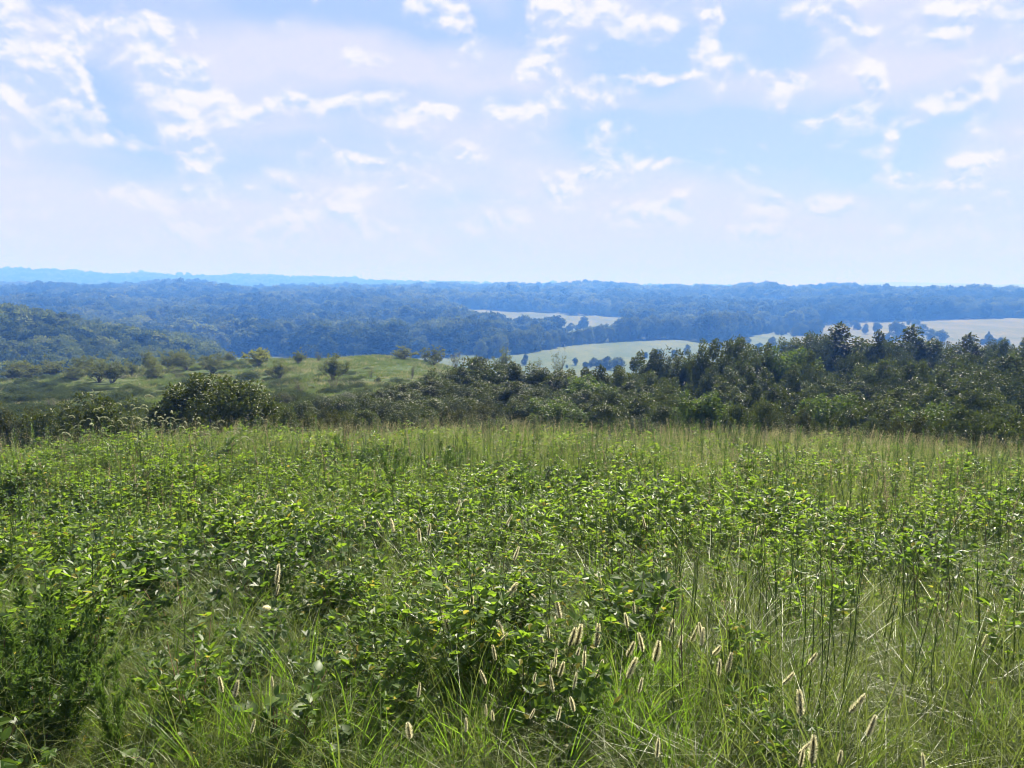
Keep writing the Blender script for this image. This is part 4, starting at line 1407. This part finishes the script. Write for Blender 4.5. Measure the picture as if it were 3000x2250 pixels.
def build_rushes():
    pr = [rush_mesh() for _ in range(6)] + [rush_mesh(True)]
    st = [stalk_mesh('leaf_dark') for _ in range(3)] + [stalk_mesh('rush') for _ in range(2)] + [stalk_mesh('panicle', 60)]
    pts = []
    fixed = [(1382, 2000, 1570), (1416, 1962, 1600), (1064, 1960, 1560), (1275, 1900, 1560), (2330, 2080, 1600), (2415, 2090, 1560), (2455, 2095, 1590), (2640, 2030, 1640), (2560, 1940, 1600), (2392, 2100, 1650), (2470, 2040, 1560), (2740, 2150, 1760), (2790, 2170, 1780),
             (2655, 1960, 1580), (2205, 1780, 1440), (2230, 1790, 1500), (2990, 2060, 1700), (2960, 2000, 1640), (1465, 1470, 1330), (1780, 1790, 1590), (1700, 1740, 1560), (2690, 1920, 1600), (2520, 2000, 1600), (2765, 1940, 1640), (2380, 1830, 1570), (2880, 1900, 1600), (2840, 1870, 1560),
             (65, 1430, 1310), (165, 1480, 1330), (240, 1590, 1390), (380, 1720, 1510), (370, 1620, 1490), (20, 1560, 1470), (470, 1480, 1380), (900, 1520, 1400)]
    for (c, rb, rt) in fixed:
        x, y, r = hit(c, rb, 0.12, 1.4, 60)
        h = height_to_row(c, r, rt) - float(zt(x, y))
        pts.append((x, y, r, c, np.clip(h, .45, 1.15), 1))
    x, y, r = polar_points(7000, 2.6, 24, -45, 45, 1.3)
    c, row = project(x, y, zt(x, y) + .5)
    d = np.interp(c, [-400, 0, 500, 800, 1100, 1700, 1950, 2300, 3000, 3400], [.42, .46, .42, .34, .30, .38, .58, .66, .66, .5])
    d = d * np.where((c < 1900) & (row > 1640), .12, 1) * np.where((c > 1900) & (row > 1950), .6, 1) * np.interp(r, [2.6, 5, 10, 24], [.8, 1, 1.2, 1.3]) * np.clip(1 + 1.8 * vn3(x * .8, y * .8), 0, 2)
    keep = rng.random(len(x)) < d * .9
    for i in np.nonzero(keep)[0]:
        pts.append((x[i], y[i], r[i], c[i], (.55 + .38 * rng.random()) * np.interp(r[i], [3, 6, 20], [.85, 1.0, 1.25]), 0))
    pts.sort(key=lambda p: p[2])
    vis = [p for p in pts if -30 < p[3] < 3030]
    single = vis[:280]
    sid = set(id(p) for p in single)
    rest = [p for p in pts if id(p) not in sid]
    bands = {}
    for p in single:
        side = 'in the dense stand at the right' if p[3] > 1950 else 'near the middle of the meadow' if p[3] > 850 else 'among the leaves at the left'
        dist = 'nearest' if p[2] < 3.6 else 'middle' if p[2] < 5.5 else 'farther'
        tall = 'tall' if p[4] > .78 else 'short'
        bands.setdefault((side, dist, tall), []).append(p)
    for (side, dist, tall), lst in bands.items():
        for j, p in enumerate(sorted(lst, key=lambda q: q[3])):
            me = pr[rng.integers(0, 7)] if rng.random() < .25 else pr[rng.integers(0, 6)]
            o = bpy.data.objects.new('rush_stem', me)
            COL.objects.link(o)
            o.location = (p[0], p[1], float(zt(p[0], p[1])) - .02)
            o.rotation_euler = (rng.normal(0, .07), rng.normal(0, .08), rng.random() * 6.28)
            o.scale = (1, 1, p[4])
            tag(o, f'{tall} rush stem {side}, {dist} ones, {nth(j)} from left', 'rush', 'upright rush stems in the meadow')
    P = np.array([(p[0], p[1], float(zt(p[0], p[1])) - .02) for p in rest])
    n = len(rest)
    H = np.array([p[4] for p in rest])
    wd = np.array([1.0 + .8 * max(0, p[2] - 6) / 10 for p in rest])
    far = np.array([p[2] for p in rest]) > 7.5
    pick = np.where(far & (rng.random(n) < .62), 7 + rng.integers(0, 6, n), np.where(rng.random(n) < .12, 6, rng.integers(0, 6, n)))
    scatter('far_rushes', pr + st, P, spin(n, .06), np.stack([wd, wd, H], 1), pick)
    print('rushes', len(pts))


build_rushes()

# ------------------------------------------------------------------ foxtails
def foxtail_head(L, nb, bl, bw, arc=0.0, mat='bristle'):
    """seed head along +Z from the origin (bent over by arc radians): core and bristles"""
    n = 9
    t = np.linspace(0, 1, n)
    if arc:
        th = arc * t
        p = np.stack([np.cumsum(np.sin(th)) * L / n, 0 * t, np.cumsum(np.cos(th)) * L / n], 1)
        p -= p[0]
    else:
        p = np.stack([.03 * L * np.sin(t * 2.2), 0 * t, t * L], 1)
    core = MB()
    rad = np.interp(t, [0, .08, .7, 1], [.0018, .0036, .0032, .0008]) * (L / .075) ** .4
    add_tube(core, p, rad, 6)
    br = MB()
    s = rng.random(nb)
    i = np.minimum((s * (n - 1)).astype(int), n - 2)
    f = s * (n - 1) - i
    q = p[i] + (p[i + 1] - p[i]) * f[:, None]
    tg = unit(p[i + 1] - p[i])
    a = rng.random(nb) * 2 * PI
    u = unit(np.cross(tg, [0, 1.0, 0.01]))
    v = np.cross(tg, u)
    out = u * np.cos(a)[:, None] + v * np.sin(a)[:, None]
    D = unit(out * 1.0 + tg * (.75 + .35 * rng.random(nb))[:, None])
    S = unit(np.cross(D, rand_unit(nb)))
    q = q + out * .0025
    ln = bl * ((.7 + .5 * rng.random(nb)) * np.interp(s, [0, .15, .6, 1], [.5, 1, .85, .35]))[:, None]
    V = np.stack([q + S * bw, q - S * bw, q + D * ln], 1).reshape(-1, 3)
    k = np.arange(nb)[:, None] * 3
    br.add(V, k + [0, 1, 2])
    return core.mesh('seed_head', M['core']), br.mesh('bristles', M[mat]), p[-1]


FH = [foxtail_head(.075, 680, .0112, .0007) for _ in range(8)]
FN = [foxtail_head(.10, 420, .008, .0008, 1.9 + .5 * i / 3, 'bristle_green') for i in range(4)]
FOX_LEAF = []
for _ in range(3):
    mb = MB()
    a = rng.random(2) * 2 * PI
    add_blades(mb, np.zeros((2, 3)) + [0, 0, .10], np.stack([np.cos(a), np.sin(a), 0 * a], 1), .22, .006, .8, 4)
    FOX_LEAF.append(mb.mesh('foxtail_leaf', M['grass_fresh']))

FOX = []
Z = lambda ox, oy, lst: FOX.extend((ox + a * .452, oy + b * .452, t, L * .452) for a, b, t, L in lst)
Z(1000, 1650, [(420, 268, -50, 55), (1093, 190, 38, 110), (843, 258, 15, 90), (685, 395, -12, 110), (1033, 432, -20, 90), (1047, 485, 40, 45), (812, 455, 0, 40), (995, 585, -5, 90), (1225, 540, 5, 45), (1297, 487, -10, 75), (1343, 450, -3, 75), (1385, 380, -10, 60), (1412, 305, -8, 120),
               (1487, 485, 10, 110), (1525, 475, 5, 120), (1510, 610, 8, 105), (1572, 580, 3, 75), (1578, 635, 8, 100), (1390, 595, 5, 55), (1385, 645, 5, 70), (1358, 675, 5, 50), (1410, 695, 0, 90), (1383, 795, 12, 85), (1510, 780, 12, 85), (1650, 480, 0, 120), (1650, 690, -2, 105), (1682, 660, 5, 60),
               (1497, 905, -10, 110), (1228, 980, 15, 60), (1408, 975, 12, 90), (975, 1000, -20, 50), (938, 970, 0, 50), (810, 1065, 5, 60), (430, 1080, -15, 110), (920, 745, -20, 85), (500, 830, 5, 80), (1843, 370, -12, 100), (1862, 560, 12, 95), (1940, 520, -15, 110), (1858, 690, 3, 115), (2040, 575, 10, 125),
               (2130, 433, 5, 95), (1910, 305, 20, 70), (1688, 120, 15, 75), (2108, 55, 15, 50), (2195, 515, 5, 75), (2045, 1210, 0, 100), (1240, 740, -15, 60), (1930, 800, 5, 80)])
Z(2000, 1650, [(65, 465, 15, 95), (118, 445, -8, 85), (145, 495, 30, 90), (220, 560, 35, 80), (232, 690, 0, 90), (298, 660, 15, 100), (825, 625, 20, 75), (672, 748, 30, 80), (758, 930, -8, 120), (1113, 917, 30, 115), (1955, 515, 25, 60), (1218, 1075, 25, 105), (825, 1225, -8, 140), (780, 1200, 40, 90),
               (760, 1270, 0, 100), (1015, 1270, 10, 70), (1555, 1300, -15, 60), (1805, 275, 0, 35), (560, 155, 0, 35)])
Z(0, 1650, [(1797, 85, 8, 110), (1790, 180, 5, 60), (1700, 275, -70, 100), (1432, 795, -12, 85), (1525, 830, 10, 80), (1635, 1070, 15, 70), (1765, 780, 0, 50)])
Z(1000, 1200, [(752, 635, 18, 75), (1085, 720, 30, 70), (505, 818, 0, 80), (325, 760, -20, 75), (245, 745, -25, 55), (563, 780, 0, 65), (1970, 733, 0, 65), (1128, 937, 15, 85), (143, 600, 10, 35), (160, 750, 20, 45), (1170, 455, 0, 35), (1195, 543, 0, 40), (1938, 475, 0, 30), (1297, 797, 0, 35), (490, 705, -35, 50), (1043, 305, 5, 30)])
Z(0, 1200, [(1665, 595, 15, 55), (1712, 575, 15, 45), (1397, 615, 12, 50), (1323, 705, 12, 60), (2035, 700, 40, 50), (1045, 640, 10, 40), (880, 455, -5, 35)])
Z(2000, 1200, [(470, 795, 8, 55), (1015, 905, 3, 45), (860, 670, 60, 45), (1065, 620, 10, 40)])

NOD = [(430, 1000), (470, 1040), (540, 1075), (570, 1065), (615, 1000), (617, 1060), (628, 1095), (665, 985), (660, 1055), (690, 1065), (715, 1075), (760, 965), (770, 1085), (800, 1060), (865, 970), (880, 1000), (870, 1050), (885, 1060), (905, 1090), (915, 1055), (935, 975), (940, 1005), (950, 1060), (925, 1080),
       (980, 1035), (965, 910), (1045, 1050), (1065, 1080), (1090, 1030), (1100, 1055), (1105, 1090), (1130, 1010), (1150, 1070), (1185, 1095), (1175, 1120), (1300, 1055), (1300, 1085), (1440, 1075), (1555, 1125), (1490, 1150), (1625, 1150), (1620, 1200), (1580, 1185), (400, 1135), (430, 1160), (1205, 1140),
       (1255, 1165), (1290, 1150), (1340, 1160), (910, 1205), (720, 1110), (820, 1100), (1020, 1120), (1000, 1075), (500, 1110), (1400, 1125), (1530, 1150)]


def foxtail(base, neck, head, rot, scale, label, group, leaf):
    e = empty('foxtail', base)
    tag(e, label, 'foxtail grass', group)
    b = np.array(neck) - np.array(base)
    mb = MB()
    mid = b * [.35, .35, .6]
    add_tube(mb, np.array([[0, 0, 0], mid * .5 + [0, 0, 0], mid, (mid + b) / 2 + [0, 0, .004], b]), np.array([.0016, .0014, .0012, .001, .0009]), 3)
    part('stem', mb.mesh('stem', M['stem']), e)
    if leaf is not None:
        part('leaf', leaf, e)
    h = part('seed_head', head[0], e, None, tuple(b), rot)
    fat = .95 + .4 * rng.random()
    h.scale = (scale * fat, scale * fat, scale)
    part('bristles', head[1], h, 'stuff')


def build_foxtails():
    lst = []
    for (c, row, tilt, px) in FOX:
        bottom = row + .5 * px * abs(math.cos(R(tilt)))
        hh = .36 if row > 1700 else .50
        x, y, r = hit(c - .5 * px * math.sin(R(tilt)), min(bottom, 2245), hh, 1.3, 40)
        d = ray(c - .5 * px * math.sin(R(tilt)), bottom)
        k = r / math.hypot(d.x, d.y)
        neck = np.array([d.x * k, d.y * k, EYE + d.z * k])
        L = px / F * math.hypot(*neck) * 1.03
        dist = np.linalg.norm(neck - [0, 0, EYE])
        L = px / F * dist * 1.05
        lst.append((c, row, tilt, neck, L, r))
    groups = {}
    for q in lst:
        c, row, tilt = q[:3]
        lean = 'lying almost flat' if abs(tilt) > 45 else 'leaning left' if tilt < -6 else 'leaning right' if tilt > 9 else 'upright'
        where = 'in the near cluster of foxtails' if (1480 < c < 2150 and 1740 < row < 2060) else 'over the leafy ground cover' if row < 1650 else 'in the rush stand' if c > 2150 else 'in the near grass'
        groups.setdefault((lean, where), []).append(q)
    for (lean, where), g in groups.items():
        for i, (c, row, tilt, neck, L, r) in enumerate(sorted(g, key=lambda q: q[0])):
            bx, by = neck[0] - math.sin(R(tilt)) * .12 + rng.normal(0, .02), neck[1] + rng.normal(0, .03)
            base = (bx, by, float(zt(bx, by)))
            s = np.clip(L / .075 * 1.12, .55, 1.6)
            foxtail(base, neck, FH[i % 8], (rng.normal(0, .2), R(tilt) + rng.normal(0, .06), rng.normal(0, .8)), s, f'tan bristly foxtail head {lean} {where}' + (f', {nth(i)} from the left' if len(g) > 1 else ''), 'tan foxtail heads in the near meadow', FOX_LEAF[i % 3])
    nod = sorted((a * .452, 750 + b * .452) for a, b in NOD)
    for i, (c, row) in enumerate(nod):
        r = 7.2 + 1.6 * rng.random()
        d = ray(c, row)
        k = r / math.hypot(d.x, d.y)
        side = 1 if rng.random() < .8 else -1
        neck = np.array([d.x * k - .035 * side, d.y * k, EYE + d.z * k - .01])
        bx, by = neck[0] - side * .10 + rng.normal(0, .06), neck[1] + rng.normal(0, .06)
        w = 'in the tall pale clump against the round bush' if 760 * .452 < c < 1200 * .452 else 'left of the tall pale clump' if c < 760 * .452 else 'right of the tall pale clump'
        foxtail((bx, by, float(zt(bx, by))), neck, FN[i % 4], (0, .25 * side * rng.random(), (0 if side > 0 else PI) + rng.normal(0, .5)), .62 + .38 * rng.random(), f'pale nodding foxtail head {w}, {nth(i)} from left', 'nodding foxtails at the brow of the meadow', FOX_LEAF[i % 3])


build_foxtails()

# ------------------------------------------------------------------ broad-leaved saplings close to the camera
def sapling_leaf(mat):
    """one broad leaf along +X, folded at the midrib and curved"""
    mb = MB()
    t = np.linspace(0, 1, 6)
    w = np.array([.02, .21, .29, .27, .17, .0])
    zc = -.16 * t ** 2
    mid = np.stack([t, 0 * t, zc], 1)
    lf = np.stack([t - .02, w, zc + .30 * w], 1)
    rt = np.stack([t - .02, -w, zc + .30 * w], 1)
    V = np.concatenate([mid, lf, rt])
    f = []
    for i in range(5):
        f += [[i, i + 1, 6 + i + 1, 6 + i], [i + 1, i, 12 + i, 12 + i + 1]]
    mb.add(V, f)
    return mb.mesh('leaf', M[mat], smooth=True)


SL = [sapling_leaf('leafy'), sapling_leaf('leaf_dark'), sapling_leaf('leaf_grey')]
SAP = [  # column, top row, bottom row, leaf length m, leaves, leaf kind, spread, label
    (872, 1935, 2290, .058, 34, 0, .11, 'leafy sapling with big bright leaves, tallest in the near grass'),
    (815, 2080, 2300, .060, 22, 1, .09, 'darker sapling close behind the tallest leafy sapling'),
    (945, 2130, 2310, .058, 20, 1, .09, 'dark low sapling right beside the tallest leafy sapling'),
    (470, 2150, 2300, .052, 24, 0, .12, 'wide low sapling with grey-green leaves at the bottom edge'),
    (580, 2120, 2290, .048, 18, 0, .10, 'small sapling between the two big bottom-edge saplings'),
    (62, 2105, 2260, .066, 9, 0, .10, 'sapling with few very large leaves on a leaning stalk at bottom left'),
    (950, 1850, 2010, .036, 20, 1, .07, 'thin dark sapling standing behind the tallest leafy sapling'),
    (1040, 1855, 2060, .036, 22, 2, .07, 'slender grey-green sapling in the middle of the near grass'),
    (1630, 2085, 2260, .046, 16, 1, .08, 'dark sapling below the near cluster of foxtails'),
    (2112, 1890, 2110, .036, 22, 0, .10, 'bushy sapling on the left edge of the rush stand'),
    (2220, 2090, 2200, .046, 9, 0, .09, 'low sapling with one broad lobed leaf among the rushes'),
    (520, 1812, 1900, .030, 8, 1, .04, 'small nearly black sapling in the dry grass'),
    (1497, 1760, 1860, .034, 26, 2, .08, 'grey-green leafy sapling behind the near cluster of foxtails'),
    (190, 1735, 1880, .044, 26, 2, .12, 'grey-green sapling with broad leaves beside the feathery weeds'),
    (60, 1840, 1990, .050, 18, 2, .13, 'broad-leaved sapling at the left edge below the feathery weeds'),
    (330, 1690, 1810, .034, 22, 0, .11, 'bright small-leaved sapling right of the feathery weeds'),
    (560, 1728, 1820, .030, 20, 0, .10, 'row-like low sapling with upright leaves above the dry grass'),
    (900, 1735, 1850, .034, 16, 0, .08, 'small bright sapling beside the lying foxtail'),
    (2930, 2060, 2240, .040, 16, 1, .09, 'dark sapling at the far right edge of the near grass'),
    (2870, 1690, 1800, .034, 20, 0, .11, 'bright leafy sapling behind the rushes at the right edge'),
]


def build_saplings():
    for (c, top, bot, L, n, kd, sp, lab) in SAP:
        x, y, r = hit(c, min(bot, 2500), 0.02, 1.0, 20)
        z = float(zt(x, y))
        h = max(height_to_row(c, r, top) - z, .12)
        e = empty('leafy_sapling', (x, y, z))
        tag(e, lab, 'sapling', 'broad-leaved saplings in the near grass')
        lean = rng.normal(0, .06, 2)
        tt = np.linspace(0, 1, 6)
        p = np.stack([lean[0] * tt ** 1.5 + rng.normal(0, .004, 6), lean[1] * tt ** 1.5, h * .93 * tt], 1)
        p[0, :2] = 0
        mb = MB()
        add_tube(mb, p, np.linspace(.0035, .0012, 6), 5)
        br = []
        for b in range(max(2, n // 7)):
            t = .25 + .5 * rng.random()
            q = np.array([np.interp(t, tt, p[:, i]) for i in range(3)])
            a = rng.random() * 6.28
            ln = sp * (.7 + .7 * rng.random())
            ee = q + np.array([math.cos(a) * ln, math.sin(a) * ln, ln * .8])
            add_tube(mb, np.array([q, (q + ee) / 2 + [0, 0, .008], ee]), np.array([.002, .0015, .001]), 4)
            br.append((q, ee))
        part('stem', mb.mesh('stem', M['stem_red']), e)
        n = int(n * 1.5)
        for i in range(n):
            if i % 2 == 0 or not br:
                t = .3 + .7 * (i + .5) / n
                q = np.array([np.interp(t, tt, p[:, k]) for k in range(3)])
            else:
                b0, b1 = br[(i // 2) % len(br)]
                q = b0 + (b1 - b0) * (.35 + .65 * rng.random())
            a = i * 2.4 + rng.normal(0, .4)
            o = part('leaf', SL[kd] if rng.random() < .85 else SL[1], e, None, tuple(q), (rng.normal(0, .35), -(.15 + .75 * rng.random()), a))
            s = L * (.7 + .45 * rng.random())
            o.scale = (s, s * (.9 + .3 * rng.random()), s)


build_saplings()

# ------------------------------------------------------------------ feathery weeds
def feathery(h, n, spread):
    st, fo = MB(), MB()
    for f in range(n):
        a = rng.random() * 2 * PI
        ln = h * (.7 + .4 * rng.random())
        tip = np.array([math.cos(a) * spread * (.4 + rng.random()), math.sin(a) * spread * (.4 + rng.random()), ln])
        t = np.linspace(0, 1, 7)[:, None]
        p = tip * np.hstack([t ** 1.6, t ** 1.6, t * (1.12 - .12 * t)])
        add_tube(st, p, np.linspace(.003, .0008, 7), 3)
        for k in range(2, 7):
            m = 9
            for q in range(m):
                f_ = rng.random()
                b = p[k - 1] + (p[k] - p[k - 1]) * f_
                d = unit(rand_unit(1, .25)[0] + unit(p[k] - p[k - 1]) * .6)
                rl = .07 * (1.15 - k / 8) * (.6 + .7 * rng.random()) * h / .6
                s = np.linspace(.15, 1, 7)[:, None]
                pos = b + d * rl * s
                side = unit(np.cross(d, rand_unit(1)[0]))
                P = np.concatenate([pos, pos])
                D = np.concatenate([np.tile(d * .7 + side, (7, 1)), np.tile(d * .7 - side, (7, 1))])
                add_cards(fo, P, D, rand_unit(14, 1), .026, .0075)
    return st.mesh('feathery_weed_stem', M['stem']), fo.mesh('feathery_weed_foliage', M['fern'])


def build_feathery():
    pr = [feathery(.6, 7, .22), feathery(.6, 7, .28)]
    for i, (c, top, r, sw, lab) in enumerate([(75, 1595, 3.7, 1.2, 'feathery dark green weed at the left edge, tallest of its clump'), (205, 1635, 3.5, 1.1, 'feathery weed on the right side of the left-edge clump'), (15, 1660, 3.3, 1.1, 'feathery weed cut by the left edge of the view'),
                                              (130, 1690, 3.1, 1.0, 'lower feathery weed in front of the left-edge clump'), (285, 1780, 2.9, .6, 'small bright feathery frond reaching right from the left-edge clump'), (1030, 1285, 13.5, 1.6, 'feathery yellow-green weed at the brow beside the thicket'),
                                              (1150, 1330, 10.5, 1.0, 'small feathery weed behind the leafy ground cover'), (1285, 1318, 11.5, .9, 'feathery weed standing alone behind the leafy ground cover')]):
        x, y, z = at_r(c, r, 1500)
        h = (height_to_row(c, r, top) - z) * (.7 if r < 5 else 1)
        tm, cm = pr[i % 2]
        s = h / .6
        thing_of('feathery_weed', [('stem', tm, None), ('foliage', cm, 'stuff')], (x, y, z), rng.random() * 6.28, (s * sw * .8, s * sw * .8, s), lab, 'weed', 'feathery weeds in the meadow')


build_feathery()

# ------------------------------------------------------------------ bent dry stalks
def build_stalks():
    S = [((2690, 2040), (2520, 1785), (2490, 1795), 'long pale dry stalk arching over the rush stand'), ((2990, 1820), (2965, 1745), (2920, 1795), 'folded pale dry stalk at the right edge'), ((2330, 1900), (2250, 1790), (2240, 1785), 'straight pale dry stalk leaning in the rush stand'),
         ((2235, 2010), (2280, 1962), (2315, 1958), 'short pale dry stalk arching before the rush stand'), ((1860, 2060), (1900, 2000), (1925, 2002), 'hooked pale dry stalk among the near foxtails'), ((1345, 1990), (1385, 1958), (1410, 1985), 'pale dry blade bent over in the middle grass'),
         ((620, 2055), (565, 1990), (545, 1960), 'curved pale dry stalk in the near grass'), ((150, 2230), (120, 2130), (90, 2080), 'brown dry stalk in the straw patch'), ((1700, 2085), (1725, 2072), (1750, 2090), 'short pale hook of straw below the foxtail cluster'), ((2430, 1730), (2420, 1690), (2440, 1680), 'pale dry blade hooked at the top of the rush stand')]
    for (b, m, t, lab) in S:
        x, y, r = hit(b[0], b[1], .06, 1.2, 20)
        pts = [np.array([x, y, float(zt(x, y))])]
        for q, dr in ((m, .03), (t, .06)):
            d = ray(*q)
            k = (r + dr) / math.hypot(d.x, d.y)
            pts.append(np.array([d.x * k, d.y * k, EYE + d.z * k]))
        tt = np.linspace(0, 1, 12)
        w0, w1, w2 = (1 - tt) ** 2, 2 * tt * (1 - tt), tt ** 2
        ctrl = pts[1] * 1.6 - (pts[0] + pts[2]) * .3
        p = w0[:, None] * pts[0] + w1[:, None] * ctrl + w2[:, None] * pts[2]
        mb = MB()
        add_tube(mb, p - pts[0], np.interp(tt, [0, 1], [.0018, .0010]), 4)
        o = bpy.data.objects.new('dry_stalk', mb.mesh('dry_stalk', M['straw']))
        COL.objects.link(o)
        o.location = tuple(pts[0])
        tag(o, lab, 'dry stalk', 'single dry stalks in the meadow')


build_stalks()

# ------------------------------------------------------------------ the air
def build_haze():
    a, z0, z1 = 16800.0, -175.0, 155.0
    mb = MB()
    V = [(-a, -a, z0), (a, -a, z0), (a, a, z0), (-a, a, z0), (-a, -a, z1), (a, -a, z1), (a, a, z1), (-a, a, z1)]
    mb.add(V, [(3, 2, 1, 0), (4, 5, 6, 7), (0, 1, 5, 4), (1, 2, 6, 5), (2, 3, 7, 6), (3, 0, 4, 7)])
    m, t = mat_new('haze')
    v = t.node('ShaderNodeVolumePrincipled')
    v.inputs['Color'].default_value = HAZE_COLOR
    v.inputs['Absorption Color'].default_value = HAZE_ABSORB
    v.inputs['Density'].default_value = HAZE_DENSITY
    v.inputs['Anisotropy'].default_value = 0.0
    o_ = t.node('ShaderNodeOutputMaterial')
    t.l.new(v.outputs[0], o_.inputs['Volume'])
    o = bpy.data.objects.new('haze', mb.mesh('haze', m))
    COL.objects.link(o)
    o['kind'] = 'stuff'


HAZE_COLOR = (0.069, 0.218, 0.68, 1.0)
HAZE_ABSORB = (0.80, 0.50, 0.0, 1.0)
HAZE_DENSITY = 0.00084
build_haze()
